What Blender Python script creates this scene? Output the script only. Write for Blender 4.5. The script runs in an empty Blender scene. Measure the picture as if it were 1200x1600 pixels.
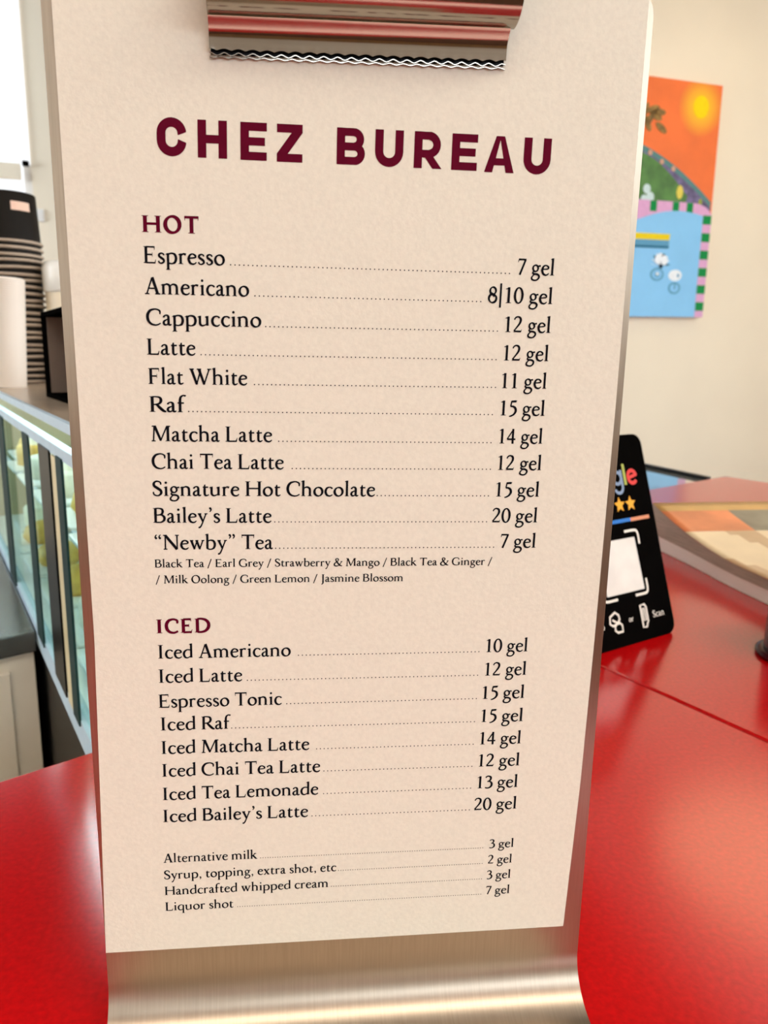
import bpy, bmesh, math, random
from mathutils import Vector, Matrix
random.seed(7)
scene = bpy.context.scene
C = scene.collection

# ---------------------------------------------------------------- camera
cam_d = bpy.data.cameras.new('camera')
cam_d.sensor_fit = 'VERTICAL'; cam_d.sensor_height = 36; cam_d.sensor_width = 27
cam_d.lens = 26.55; cam_d.shift_x = 0.045
cam_d.clip_start = 0.01; cam_d.clip_end = 50
cam_d.dof.use_dof = True; cam_d.dof.focus_distance = 0.235; cam_d.dof.aperture_fstop = 24
cam = bpy.data.objects.new('camera', cam_d); C.objects.link(cam)
cam.matrix_world = Matrix(((0.99569, 0.014853, -0.091542, -0.024265),
                           (-0.092635, 0.206125, -0.974131, -0.209517),
                           (0.0044, 0.978412, 0.206613, 0.213082),
                           (0, 0, 0, 1)))
scene.camera = cam

# ---------------------------------------------------------------- world, exposure, lights
world = bpy.data.worlds.new('world'); scene.world = world; world.use_nodes = True
world.node_tree.nodes['Background'].inputs[0].default_value = (0.80, 0.90, 1.0, 1)
world.node_tree.nodes['Background'].inputs[1].default_value = 0.5
scene.view_settings.view_transform = 'Standard'; scene.view_settings.look = 'None'
scene.view_settings.exposure = 0.0; scene.view_settings.gamma = 1.0
scene.view_settings.use_curve_mapping = False
DAYLIGHT = 7.6          # panes of the windows behind the photographer, one of them added
SIDELIGHT = 12.0         # panes of the right-hand window and the added left one
BLIND_GLOW = 1.3        # bright blind in the back wall
LAMP = 12.0             # ceiling lamps
LAMP_ROUND = 2.2       # round ceiling lamp over the right end of the counter
LED = 26.0               # strips added to brighten the pastry case

# ---------------------------------------------------------------- materials
def lin(c): return tuple(((v / 255) / 12.92 if v / 255 <= .04045 else ((v / 255 + .055) / 1.055) ** 2.4) for v in c) + (1,)

def mat(name, rgb, rough=.5, metal=0.0, var=.06, scale=40, stretch=(1, 1, 1), bump=0.0, coat=0.0, spec=.5, ior=1.5, rough_var=0.0, detail=4, aniso=0.0):
    m = bpy.data.materials.new(name); m.use_nodes = True
    nt = m.node_tree; b = nt.nodes['Principled BSDF']
    b.inputs['Roughness'].default_value = rough; b.inputs['Metallic'].default_value = metal
    b.inputs['Specular IOR Level'].default_value = spec; b.inputs['IOR'].default_value = ior
    b.inputs['Coat Weight'].default_value = coat; b.inputs['Coat Roughness'].default_value = .05
    tc = nt.nodes.new('ShaderNodeTexCoord'); mp = nt.nodes.new('ShaderNodeMapping'); mp.inputs['Scale'].default_value = stretch
    no = nt.nodes.new('ShaderNodeTexNoise'); no.inputs['Scale'].default_value = scale; no.inputs['Detail'].default_value = detail
    nt.links.new(tc.outputs['Object'], mp.inputs[0]); nt.links.new(mp.outputs[0], no.inputs['Vector'])
    rp = nt.nodes.new('ShaderNodeValToRGB')
    c = lin(rgb)
    rp.color_ramp.elements[0].color = tuple(v * (1 - var) for v in c[:3]) + (1,)
    rp.color_ramp.elements[1].color = tuple(min(1, v * (1 + var)) for v in c[:3]) + (1,)
    rp.color_ramp.elements[0].position = .3; rp.color_ramp.elements[1].position = .7
    nt.links.new(no.outputs[0], rp.inputs[0]); nt.links.new(rp.outputs[0], b.inputs['Base Color'])
    if bump:
        bp = nt.nodes.new('ShaderNodeBump'); bp.inputs['Strength'].default_value = bump; bp.inputs['Distance'].default_value = .0005
        nt.links.new(no.outputs[0], bp.inputs['Height']); nt.links.new(bp.outputs[0], b.inputs['Normal'])
    if aniso:
        b.inputs['Anisotropic'].default_value = aniso
        cx = nt.nodes.new('ShaderNodeCombineXYZ'); cx.inputs[0].default_value = 1.0
        nt.links.new(cx.outputs[0], b.inputs['Tangent'])
    if rough_var:
        mr = nt.nodes.new('ShaderNodeMapRange'); mr.inputs['To Min'].default_value = rough - rough_var; mr.inputs['To Max'].default_value = rough + rough_var
        nt.links.new(no.outputs[0], mr.inputs[0]); nt.links.new(mr.outputs[0], b.inputs['Roughness'])
    return m

def emit(name, rgb, strength):
    m = bpy.data.materials.new(name); m.use_nodes = True; nt = m.node_tree
    nt.nodes.remove(nt.nodes['Principled BSDF']); e = nt.nodes.new('ShaderNodeEmission')
    e.inputs[0].default_value = lin(rgb); e.inputs[1].default_value = strength
    nt.links.new(e.outputs[0], nt.nodes['Material Output'].inputs[0]); return m

def thin_glass(name, tint, rough=0.0, refl=1.45):
    m = bpy.data.materials.new(name); m.use_nodes = True; nt = m.node_tree
    nt.nodes.remove(nt.nodes['Principled BSDF'])
    t = nt.nodes.new('ShaderNodeBsdfTransparent'); t.inputs[0].default_value = lin(tint)
    g = nt.nodes.new('ShaderNodeBsdfGlossy'); g.inputs['Roughness'].default_value = rough
    f = nt.nodes.new('ShaderNodeFresnel')
    geo = nt.nodes.new('ShaderNodeNewGeometry'); mr = nt.nodes.new('ShaderNodeMapRange')      # same index from either side of the sheet
    mr.inputs['To Min'].default_value = refl; mr.inputs['To Max'].default_value = 1 / refl
    nt.links.new(geo.outputs['Backfacing'], mr.inputs[0]); nt.links.new(mr.outputs[0], f.inputs[0])
    mx = nt.nodes.new('ShaderNodeMixShader')
    nt.links.new(f.outputs[0], mx.inputs[0]); nt.links.new(t.outputs[0], mx.inputs[1]); nt.links.new(g.outputs[0], mx.inputs[2])
    nt.links.new(mx.outputs[0], nt.nodes['Material Output'].inputs[0]); return m

M_wall = mat('cream_wall_paint', (242, 227, 200), .8, var=.02, scale=3)
M_wall_grey = mat('grey_wall_paint', (196, 190, 182), .8, var=.02, scale=3)
M_ceil = mat('ceiling_paint', (236, 230, 220), .9, var=.02, scale=3)
M_added_canopy = mat('added_canopy_paint', (30, 23, 20), .9, spec=.1, var=.1, scale=8)
M_floor = mat('floor_boards', (84, 58, 42), .8, spec=.15, var=.2, scale=4, stretch=(1, 8, 1))
M_steel = mat('brushed_steel', (174, 158, 138), .38, 1.0, var=.06, scale=60, stretch=(30, 1, 1), rough_var=.05, bump=.03, aniso=.5)
M_clip = mat('polished_steel', (164, 154, 140), .12, 1.0, var=.04, scale=60, stretch=(.6, 30, 30), rough_var=.04)
M_paper = mat('cream_card', (220, 214, 196), .85, var=.035, scale=900, bump=.12, spec=.2, detail=5)
M_ink = mat('black_ink', (14, 14, 19), .8, var=.1, scale=500, spec=.06)
M_wine = mat('wine_red_ink', (88, 4, 32), .8, var=.08, scale=500, spec=.06)
M_quartz = mat('red_quartz', (194, 6, 10), .17, var=.16, scale=420, detail=6, ior=2.05)
M_black = mat('matt_black_plastic', (8, 7, 6), .6, spec=.0, var=.1, scale=60)
M_gloss_black = mat('gloss_black', (7, 8, 9), .35, spec=.1, var=.1, scale=20)
M_cup = mat('black_paper_cup', (28, 24, 19), .6, spec=.1, var=.08, scale=90)
M_lip = mat('kraft_rim', (178, 158, 136), .7, var=.05, scale=200)
M_white_cup = mat('white_paper', (236, 224, 208), .6, var=.03, scale=120)
M_white = mat('white_plastic', (238, 232, 222), .45, var=.02, scale=60)
M_alu = mat('pale_aluminium', (182, 202, 214), .4, .0, spec=.2, var=.05, scale=60)
M_greenglass = mat('green_glass_edge', (30, 52, 50), .6, spec=.1, var=.2, scale=30)
M_taupe = mat('taupe_cabinet', (240, 228, 206), .5, var=.03, scale=20)
M_work = mat('grey_worktop', (92, 90, 84), .25, .3, var=.1, scale=60)
M_case_in = mat('warm_case_lining', (178, 160, 124), .5, var=.12, scale=14)
M_glass = thin_glass('case_glass', (236, 248, 246), refl=1.03)
M_table_glass = mat('mirror_dark_glass', (150, 150, 142), .02, var=.02, scale=5, coat=1.0, ior=2.2, spec=1.0)
M_bun = mat('golden_bun', (246, 186, 84), .5, var=.25, scale=60)
M_cream_cake = mat('pale_cake', (244, 236, 214), .6, var=.06, scale=60)
M_tray = mat('white_tray', (244, 246, 244), .3, var=.02, scale=30)
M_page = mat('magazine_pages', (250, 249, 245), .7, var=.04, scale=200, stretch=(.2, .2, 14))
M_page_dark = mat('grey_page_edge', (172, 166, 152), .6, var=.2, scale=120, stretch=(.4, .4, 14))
M_jar = mat('smoked_glass', (58, 44, 56), .12, var=.15, scale=40)
M_pane = emit('daylight_pane', (228, 241, 255), DAYLIGHT)
M_pane_side = emit('daylight_side_pane', (228, 241, 255), SIDELIGHT)
M_blind = emit('sunlit_blind', (248, 250, 252), BLIND_GLOW)
M_lamp = emit('lamp_diffuser', (255, 246, 234), LAMP)
M_lamp_round = emit('round_lamp_diffuser', (255, 226, 180), LAMP_ROUND)
M_led = emit('added_led_strip', (228, 246, 255), LED)
def flat(name, rgb, rough=.6): return mat(name, rgb, rough, var=.05, scale=60, spec=.15)

# ---------------------------------------------------------------- mesh helpers
KIDS = {}
WM = {}                 # world matrix of every parent, so that children may be modelled in room coordinates
def adopt(o, parent):
    if parent:
        o.parent = parent; KIDS.setdefault(parent.name, []).append(o)
        o.matrix_parent_inverse = WM.get(parent.name, Matrix.Identity(4)).inverted()
class MB:
    def __init__(self): self.bm = bmesh.new(); self.mats = []
    def mi(self, m):
        if m not in self.mats: self.mats.append(m)
        return self.mats.index(m)
    def face(self, pts, m=None):
        vs = [self.bm.verts.new(p) for p in pts]
        f = self.bm.faces.new(vs)
        if m: f.material_index = self.mi(m)
        return f
    def prism(self, pts, z0, z1, m=None):
        """vertical prism over a 2-D polygon; z0/z1 numbers"""
        a = sum(pts[i - 1][0] * pts[i][1] - pts[i][0] * pts[i - 1][1] for i in range(len(pts)))
        if a < 0: pts = pts[::-1]
        lo = [self.bm.verts.new((x, y, z0)) for x, y in pts]; hi = [self.bm.verts.new((x, y, z1)) for x, y in pts]
        fs = [self.bm.faces.new(lo[::-1]), self.bm.faces.new(hi)]
        n = len(pts)
        for i in range(n): fs.append(self.bm.faces.new((lo[i], lo[(i + 1) % n], hi[(i + 1) % n], hi[i])))
        if m:
            for f in fs: f.material_index = self.mi(m)
    def box(self, c, sx, sy, sz, m=None, mtx=None):
        """box from corner frame: c centre, full sizes, optional 3x3"""
        R = mtx or Matrix.Identity(3)
        v = [self.bm.verts.new(Vector(c) + R @ Vector((x * sx / 2, y * sy / 2, z * sz / 2))) for x in (-1, 1) for y in (-1, 1) for z in (-1, 1)]
        for q in ((0, 1, 3, 2), (4, 6, 7, 5), (0, 4, 5, 1), (2, 3, 7, 6), (0, 2, 6, 4), (1, 5, 7, 3)):
            f = self.bm.faces.new([v[i] for i in q])
            if m: f.material_index = self.mi(m)
    def lathe(self, prof, c=(0, 0, 0), n=40, m=None, cap0=False, cap1=False):
        rings = []
        for r, z in prof:
            rings.append([self.bm.verts.new((c[0] + r * math.cos(2 * math.pi * i / n), c[1] + r * math.sin(2 * math.pi * i / n), c[2] + z)) for i in range(n)])
        for a, b in zip(rings, rings[1:]):
            for i in range(n):
                f = self.bm.faces.new((a[i], a[(i + 1) % n], b[(i + 1) % n], b[i])); f.smooth = True
                if m: f.material_index = self.mi(m)
        for ok, r in ((cap0, rings[0][::-1]), (cap1, rings[-1])):
            if ok:
                f = self.bm.faces.new(r)
                if m: f.material_index = self.mi(m)
    def sheet(self, prof, x0, x1, t, m=None, nx=1, smooth=True, fn=None):
        """sheet metal: profile [(y, z)] in the y-z plane, extruded along x with thickness t"""
        n = len(prof); L = []
        for i, (y, z) in enumerate(prof):
            a = prof[max(i - 1, 0)]; b = prof[min(i + 1, n - 1)]
            d = Vector((b[0] - a[0], b[1] - a[1])).normalized(); L.append((y - d.y * t, z + d.x * t))
        grid = []
        for P in (prof, L):
            rows = []
            for i, (y, z) in enumerate(P):
                row = []
                for k in range(nx + 1):
                    x = x0 + (x1 - x0) * k / nx
                    p = (x, y, z)
                    if fn: p = fn(x, y, z, i / (n - 1))
                    row.append(self.bm.verts.new(p))
                rows.append(row)
            grid.append(rows)
        A, B = grid
        def q(a, b, c, d, s):
            if not s: a, b, c, d = (self.bm.verts.new(v.co) for v in (a, b, c, d))   # sharp edges: own vertices
            f = self.bm.faces.new((a, b, c, d)); f.smooth = s
            if m: f.material_index = self.mi(m)
        for i in range(n - 1):
            for k in range(nx):
                q(A[i][k], A[i][k + 1], A[i + 1][k + 1], A[i + 1][k], smooth); q(B[i][k], B[i + 1][k], B[i + 1][k + 1], B[i][k + 1], smooth)
            q(A[i][0], A[i + 1][0], B[i + 1][0], B[i][0], False); q(A[i][nx], B[i][nx], B[i + 1][nx], A[i + 1][nx], False)
        for i in (0, n - 1):
            for k in range(nx): q(A[i][k], B[i][k], B[i][k + 1], A[i][k + 1], False)
    def build(self, name, m=None, parent=None, bevel=0, seg=2, recalc=True, loc=None):
        if recalc: bmesh.ops.recalc_face_normals(self.bm, faces=self.bm.faces[:])
        me = bpy.data.meshes.new(name); self.bm.to_mesh(me); self.bm.free()
        ms = self.mats or []
        if not ms and m: ms = [m]
        for k in ms: me.materials.append(k)
        o = bpy.data.objects.new(name, me); C.objects.link(o)
        if loc: o.location = loc
        adopt(o, parent)
        if bevel:
            b = o.modifiers.new('bevel', 'BEVEL'); b.width = bevel; b.segments = seg; b.limit_method = 'ANGLE'; b.angle_limit = math.radians(40)
        return o

def tag(o, label=None, cat=None, group=None, kind=None):
    if label: o['label'] = label
    if cat: o['category'] = cat
    if group: o['group'] = group
    if kind: o['kind'] = kind
    return o
def empty(name, loc=(0, 0, 0), label=None, cat=None, group=None):
    o = bpy.data.objects.new(name, None); C.objects.link(o); o.location = loc; o.empty_display_size = .02
    WM[o.name] = Matrix.Translation(loc)
    return tag(o, label, cat, group)
def copy_tree(o, parent=None):
    c = o.copy(); C.objects.link(c)
    if parent: c.parent = parent
    for ch in KIDS.get(o.name, ()): copy_tree(ch, c)
    return c
# ---------------------------------------------------------------- lettering
BOLD = 14            # extra stroke weight in 1/1000 em
def catmull(pts, n=7):
    out = []
    for i in range(len(pts) - 1):
        p0 = pts[max(i - 1, 0)]; p1 = pts[i]; p2 = pts[i + 1]; p3 = pts[min(i + 2, len(pts) - 1)]
        for k in range(n):
            t = k / n
            out.append(tuple(0.5 * (2 * b + (c - a) * t + (2 * a - 5 * b + 4 * c - d) * t * t + (3 * b - a - 3 * c + d) * t ** 3)
                             for a, b, c, d in zip(p0, p1, p2, p3)))
    out.append(tuple(pts[-1]))
    return out

def strip(path, closed=False):
    """quads along a path of (x, y, width)"""
    L, R = [], []
    n = len(path)
    for i, (x, y, w) in enumerate(path):
        a = path[(i - 1) % n] if (closed or i > 0) else path[i]
        b = path[(i + 1) % n] if (closed or i < n - 1) else path[i]
        dx, dy = b[0] - a[0], b[1] - a[1]
        l = math.hypot(dx, dy) or 1
        w += BOLD
        L.append((x - dy / l * w / 2, y + dx / l * w / 2)); R.append((x + dy / l * w / 2, y - dx / l * w / 2))
    qs = []
    for i in range(n if closed else n - 1):
        j = (i + 1) % n
        qs.append([L[i], R[i], R[j], L[j]])
    return qs

def S(*pts): return strip(catmull(pts))
def LN(x0, y0, x1, y1, w, w1=None): return strip([(x0, y0, w), (x1, y1, w1 or w)])
def DOT(x, y, r): return [[(x + r * math.cos(a * math.pi / 8), y + r * math.sin(a * math.pi / 8)) for a in range(16)]]

def ARC(cx, cy, rx, ry, a0, a1, st, hr, tilt=18, n=26):
    path = []
    full = abs(a1 - a0) >= 359
    for i in range(n if full else n + 1):
        a = math.radians(a0 + (a1 - a0) * i / n)
        c = abs(math.cos(a - math.radians(tilt)))
        path.append((cx + rx * math.cos(a), cy + ry * math.sin(a), hr + (st - hr) * c ** 1.4))
    return strip(path, full)

def STEM(x, y0, y1, w, bot='s', top='s', sv=46):
    h = (w + BOLD) / 2
    q = [[(x - h, y0), (x + h, y0), (x + h, y1), (x - h, y1)]]
    if bot == 's':
        q.append([(x - h - sv, y0), (x + h + sv, y0), (x + h + sv, y0 + 20), (x + h, y0 + 34), (x - h, y0 + 34), (x - h - sv, y0 + 20)])
        q.append([(x - h, y0 + 30), (x + h, y0 + 30), (x + h, y0 + 75), (x - h, y0 + 75)])
    if top == 's':
        q.append([(x + h + sv, y1), (x - h - sv, y1), (x - h - sv, y1 - 20), (x - h, y1 - 34), (x + h, y1 - 34), (x + h + sv, y1 - 20)])
    if top == 'f':
        q.append([(x + h, y1 + 12), (x - h - 44, y1 - 34), (x - h - 44, y1 - 54), (x - h, y1 - 70), (x + h, y1 - 70)])
    return q

CW, LW, H1, H2 = 88, 76, 36, 34
def glyphs():
    G = {}
    X = 410
    G[' '] = (215, [])
    # ---- lower case
    G['a'] = (395, S((70, 318, 52), (84, 362, 44), (150, 406, 34), (225, 392, 56), (258, 320, LW), (258, 110, LW), (272, 42, 66), (318, 18, 44), (378, 48, 18))
              + S((258, 250, 26), (170, 222, 32), (92, 172, 56), (66, 100, 70), (96, 34, 60), (158, 20, 40), (215, 48, 30), (262, 96, 26)))
    G['b'] = (500, STEM(100, 20, 700, LW, '', 'f') + S((100, 330, 26), (170, 392, 34), (260, 410, 44), (370, 370, 74), (420, 225, 84), (380, 70, 70), (270, 2, 34), (170, 4, 36), (90, 36, 34)))
    G['c'] = (400, S((362, 330, 50), (330, 372, 46), (245, 404, 32), (130, 360, 62), (72, 215, 84), (120, 66, 76), (225, 10, 50), (310, 26, 34), (372, 76, 20)))
    G['d'] = (505, STEM(400, 40, 700, LW, '', 'f') + S((400, 370, 24), (300, 404, 34), (200, 398, 38), (105, 320, 72), (70, 195, 84), (115, 60, 70), (205, 14, 44), (300, 44, 30), (400, 110, 24))
              + [[(362, 60), (362, 10), (470, 34), (470, 52), (438, 60)]])
    G['e'] = (410, S((80, 236, 30), (200, 250, 30), (335, 262, 34)) + S((350, 252, 30), (340, 340, 60), (235, 404, 34), (125, 360, 58), (70, 215, 82), (118, 66, 74), (225, 10, 50), (315, 28, 34), (378, 84, 20)))
    G['f'] = (300, STEM(120, 0, 400, LW, 's', '', 44) + S((120, 380, LW), (122, 520, 74), (150, 630, 60), (225, 696, 38), (300, 690, 50), (330, 668, 62)) + LN(30, 385, 265, 385, 36))
    G['g'] = (440, ARC(200, 275, 118, 128, 0, 360, 66, 34) + S((300, 350, 34), (360, 372, 40), (430, 376, 48)) + S((150, 162, 26), (96, 122, 34), (88, 78, 52), (150, 44, 58), (280, 34, 62), (368, -20, 66), (374, -110, 58), (290, -200, 42), (170, -218, 44), (64, -178, 56), (52, -100, 50), (110, -20, 34), (170, 34, 28)))
    G['h'] = (520, STEM(105, 0, 700, LW, 's', 'f', 40) + S((105, 320, 24), (190, 388, 36), (280, 402, 54), (370, 350, 74), (392, 250, LW), (392, 100, LW)) + STEM(392, 0, 150, LW, 's', '', 44))
    G['i'] = (255, STEM(128, 0, X, LW, 's', 'f', 46) + DOT(122, 580, 54))
    G['k'] = (490, STEM(105, 0, 700, LW, 's', 'f', 40) + LN(130, 200, 330, 385, 34) + LN(190, 255, 400, 20, 84) + LN(265, 396, 420, 396, 28) + LN(340, 12, 490, 12, 28))
    G['l'] = (250, STEM(122, 0, 700, LW, 's', 'f', 44))
    G['m'] = (785, STEM(110, 0, X, LW, 's', 'f', 40) + S((110, 320, 24), (190, 388, 36), (270, 402, 54), (355, 350, 74), (374, 250, LW), (374, 100, LW)) + STEM(374, 0, 150, LW, 's', '', 40)
              + S((374, 320, 24), (460, 388, 36), (540, 402, 54), (630, 350, 74), (652, 250, LW), (652, 100, LW)) + STEM(652, 0, 150, LW, 's', '', 44))
    G['n'] = (525, STEM(110, 0, X, LW, 's', 'f', 40) + S((110, 320, 24), (195, 388, 36), (285, 402, 54), (372, 350, 74), (394, 250, LW), (394, 100, LW)) + STEM(394, 0, 150, LW, 's', '', 44))
    G['o'] = (480, ARC(240, 202, 172, 192, 0, 360, 86, 34))
    G['p'] = (505, STEM(105, -240, X, LW, 's', 'f', 42) + S((105, 330, 26), (180, 392, 36), (270, 405, 44), (380, 360, 74), (428, 215, 84), (385, 66, 70), (275, 8, 34), (180, 12, 34), (105, 50, 26)))
    G['q'] = (500, STEM(395, -240, 395, LW, 's', '', 46) + S((395, 370, 24), (300, 404, 34), (200, 398, 38), (105, 320, 72), (70, 195, 84), (115, 60, 70), (205, 14, 44), (300, 44, 30), (395, 110, 24)) + [[(357, 380), (433, 412), (433, 380)]])
    G['r'] = (365, STEM(110, 0, X, LW, 's', 'f', 46) + S((115, 300, 22), (170, 366, 34), (235, 398, 46), (325, 372, 72)))
    G['s'] = (335, S((272, 320, 44), (250, 372, 36), (175, 398, 38), (92, 358, 62), (88, 280, 70), (170, 218, 78), (258, 150, 72), (266, 70, 62), (180, 10, 36), (92, 28, 34), (58, 100, 46)))
    G['t'] = (325, S((140, 500, 18), (134, 420, 60), (130, 300, LW), (130, 110, LW), (150, 40, 68), (205, 16, 46), (265, 34, 28), (305, 66, 18)) + LN(50, 385, 285, 388, 38) + [[(92, 360), (92, 392), (138, 505), (168, 505), (168, 360)]])
    G['u'] = (520, STEM(100, 140, X, LW, '', 'f') + S((100, 180, LW), (108, 84, LW), (165, 22, 56), (245, 22, 38), (330, 60, 28), (392, 116, 24)) + STEM(392, 40, X, LW, '', 'f') + [[(354, 60), (354, 8), (462, 36), (462, 54), (430, 62)]])
    G['v'] = (455, LN(90, 400, 240, 0, 84, 66) + LN(226, 0, 372, 400, 34, 34) + LN(30, 398, 180, 398, 26) + LN(310, 398, 440, 398, 26))
    G['w'] = (680, LN(90, 400, 228, 0, 82, 62) + LN(216, 0, 338, 396, 34) + LN(316, 400, 456, 0, 82, 62) + LN(444, 0, 586, 400, 34) + LN(30, 398, 180, 398, 26) + LN(262, 398, 395, 398, 26) + LN(524, 398, 652, 398, 26))
    G['x'] = (450, LN(95, 398, 350, 6, 84) + LN(350, 398, 95, 6, 34) + LN(30, 398, 185, 398, 26) + LN(292, 398, 420, 398, 26) + LN(26, 10, 152, 10, 26) + LN(275, 10, 430, 10, 26))
    G['y'] = (455, LN(90, 400, 250, 30, 84, 60) + S((380, 400, 34), (300, 190, 36), (228, 0, 40), (168, -140, 44), (110, -212, 50), (50, -208, 60)) + LN(30, 398, 182, 398, 26) + LN(312, 398, 445, 398, 26))
    # ---- capitals
    C = 650
    G['A'] = (660, LN(330, 665, 535, 14, 96) + LN(318, 640, 105, 14, 38) + LN(180, 226, 455, 226, 36) + LN(20, 12, 205, 12, 26) + LN(440, 12, 640, 12, 26))
    G['B'] = (575, STEM(120, 0, C, CW, 's', 's', 50) + S((120, 632, 36), (260, 636, 36), (390, 600, 66), (425, 498, 84), (380, 388, 62), (260, 346, 36), (150, 344, 34)) + S((240, 348, 34), (380, 340, 52), (485, 250, 86), (480, 120, 80), (370, 28, 46), (240, 16, 36), (120, 18, 36)))
    G['C'] = (640, S((570, 470, 40), (560, 570, 48), (480, 626, 40), (360, 642, 40), (190, 586, 74), (84, 420, 94), (92, 210, 92), (200, 60, 68), (360, 6, 42), (480, 24, 34), (585, 84, 30)) + LN(566, 440, 572, 600, 26))
    G['D'] = (725, STEM(120, 0, C, CW, 's', 's', 50) + S((120, 632, 36), (300, 640, 38), (490, 580, 70), (615, 430, 92), (610, 230, 92), (480, 70, 64), (300, 14, 38), (120, 18, 36)))
    G['E'] = (560, STEM(120, 0, C, CW, 's', 's', 50) + LN(120, 632, 470, 632, 36) + LN(120, 336, 370, 336, 36) + LN(120, 18, 490, 18, 36) + [[(440, 650), (478, 650), (470, 520), (452, 520)], [(360, 420), (380, 420), (380, 250), (360, 250)], [(440, 0), (490, 0), (520, 150), (500, 150)]])
    G['F'] = (520, STEM(120, 0, C, CW, 's', 's', 50) + LN(120, 632, 460, 632, 36) + LN(120, 330, 370, 330, 36) + [[(430, 650), (470, 650), (468, 510), (448, 510)], [(360, 414), (380, 414), (380, 244), (360, 244)]])
    G['G'] = (700, S((570, 480, 36), (555, 572, 44), (480, 624, 38), (360, 642, 40), (190, 586, 74), (84, 420, 94), (92, 210, 92), (200, 60, 68), (370, 8, 40), (500, 20, 36), (600, 60, 36)) + STEM(590, 50, 280, CW, '', 's', 50) + LN(566, 460, 572, 600, 24))
    G['H'] = (745, STEM(125, 0, C, CW, 's', 's', 52) + STEM(620, 0, C, CW, 's', 's', 52) + LN(125, 336, 620, 336, 36))
    G['I'] = (340, STEM(168, 0, C, CW, 's', 's', 56))
    G['J'] = (330, STEM(185, -60, C, CW, '', 's', 54) + S((185, 0, CW), (180, -90, 78), (140, -170, 56), (60, -190, 52)))
    G['L'] = (550, STEM(120, 0, C, CW, 's', 's', 54) + LN(120, 18, 480, 18, 36) + [[(420, 0), (488, 0), (516, 165), (496, 165)]])
    G['M'] = (855, LN(160, 640, 118, 10, 40) + LN(175, 650, 425, 20, 98, 70) + LN(412, 20, 680, 640, 36) + STEM(718, 0, C, CW, 's', '', 52) + LN(40, 12, 205, 12, 26) + LN(60, 638, 200, 638, 26) + LN(670, 638, 820, 638, 26))
    G['N'] = (740, LN(130, 640, 130, 10, 40) + LN(130, 640, 628, 0, 98) + LN(632, 0, 632, 640, 38) + LN(36, 638, 150, 638, 26) + LN(50, 12, 215, 12, 26) + LN(545, 638, 712, 638, 26))
    G['O'] = (720, ARC(360, 325, 276, 318, 0, 360, 100, 38))
    G['R'] = (610, STEM(120, 0, C, CW, 's', 's', 50) + S((120, 632, 36), (270, 636, 36), (400, 596, 68), (436, 480, 86), (390, 370, 64), (270, 318, 38), (150, 312, 34)) + S((265, 330, 60), (390, 180, 92), (520, 50, 82), (620, 10, 32)))
    G['S'] = (475, S((385, 490, 36), (372, 580, 44), (290, 634, 40), (180, 630, 52), (98, 550, 78), (112, 440, 88), (240, 340, 98), (370, 240, 92), (394, 120, 80), (300, 22, 46), (180, 16, 38), (92, 70, 44), (68, 180, 34)))
    G['T'] = (610, STEM(306, 0, C, CW, 's', '', 56) + LN(40, 630, 575, 630, 40) + [[(30, 660), (56, 660), (66, 500), (44, 500)], [(556, 660), (590, 660), (572, 500), (550, 500)]])
    G['W'] = (960, LN(105, 640, 330, 0, 94, 76) + LN(318, 0, 490, 600, 38) + LN(420, 640, 640, 0, 94, 76) + LN(628, 0, 850, 640, 38) + LN(20, 638, 215, 638, 26) + LN(330, 638, 520, 638, 26) + LN(770, 638, 935, 638, 26))
    # ---- figures
    G['0'] = (470, ARC(235, 322, 168, 318, 0, 360, 84, 36, 6))
    G['1'] = (450, STEM(245, 0, C, 82, 's', '', 66) + [[(204, 560), (204, 600), (286, 660), (286, 580)], [(110, 590), (110, 566), (215, 572), (240, 640)]])
    G['2'] = (470, S((70, 520, 34), (120, 606, 40), (220, 646, 44), (330, 600, 76), (360, 490, 82), (310, 360, 66), (200, 210, 46), (70, 50, 44)) + [[(40, 0), (400, 0), (436, 120), (414, 120), (390, 74), (100, 74)]])
    G['3'] = (450, S((74, 556, 32), (130, 624, 42), (220, 644, 48), (322, 590, 76), (330, 490, 78), (270, 396, 54), (160, 350, 34)) + S((180, 360, 30), (300, 350, 54), (384, 250, 84), (370, 110, 82), (270, 20, 52), (150, 2, 44), (62, 38, 46)))
    G['4'] = (470, STEM(310, -10, C, 78, '', '') + LN(330, 645, 40, 190, 36) + LN(40, 190, 440, 190, 52))
    G['5'] = (440, LN(150, 610, 370, 622, 70, 74) + LN(160, 636, 120, 390, 40) + S((118, 386, 40), (210, 400, 60), (330, 330, 86), (362, 190, 86), (290, 60, 62), (170, -16, 44), (70, -40, 28)) + [[(340, 590), (372, 650), (404, 676), (392, 620)]])
    G['7'] = (440, [[(50, 560), (72, 655), (420, 650), (420, 628), (360, 578), (92, 578), (72, 500), (50, 500)]] + LN(385, 620, 150, -10, 62, 66))
    G['8'] = (470, ARC(238, 492, 128, 146, 0, 360, 70, 36, 30) + ARC(235, 178, 164, 176, 0, 360, 80, 36, -28) + S((150, 400, 60), (240, 335, 80), (330, 262, 70)))
    # ---- signs
    G['.'] = (230, DOT(110, 44, 52)); G[','] = (230, DOT(112, 46, 52) + S((150, 40, 40), (130, -50, 30), (84, -110, 14)))
    G['’'] = (215, DOT(110, 640, 52) + S((148, 632, 42), (134, 550, 32), (84, 480, 14)))
    G['”'] = (375, [p for dx in (0, 165) for p in [[(a + dx, b) for a, b in q] for q in DOT(110, 640, 52) + S((148, 632, 42), (134, 550, 32), (84, 480, 14))]])
    G['“'] = (375, [p for dx in (0, 165) for p in [[(225 - a + dx, 1150 - b) for a, b in q] for q in DOT(110, 640, 52) + S((148, 632, 42), (134, 550, 32), (84, 480, 14))]])
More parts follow.
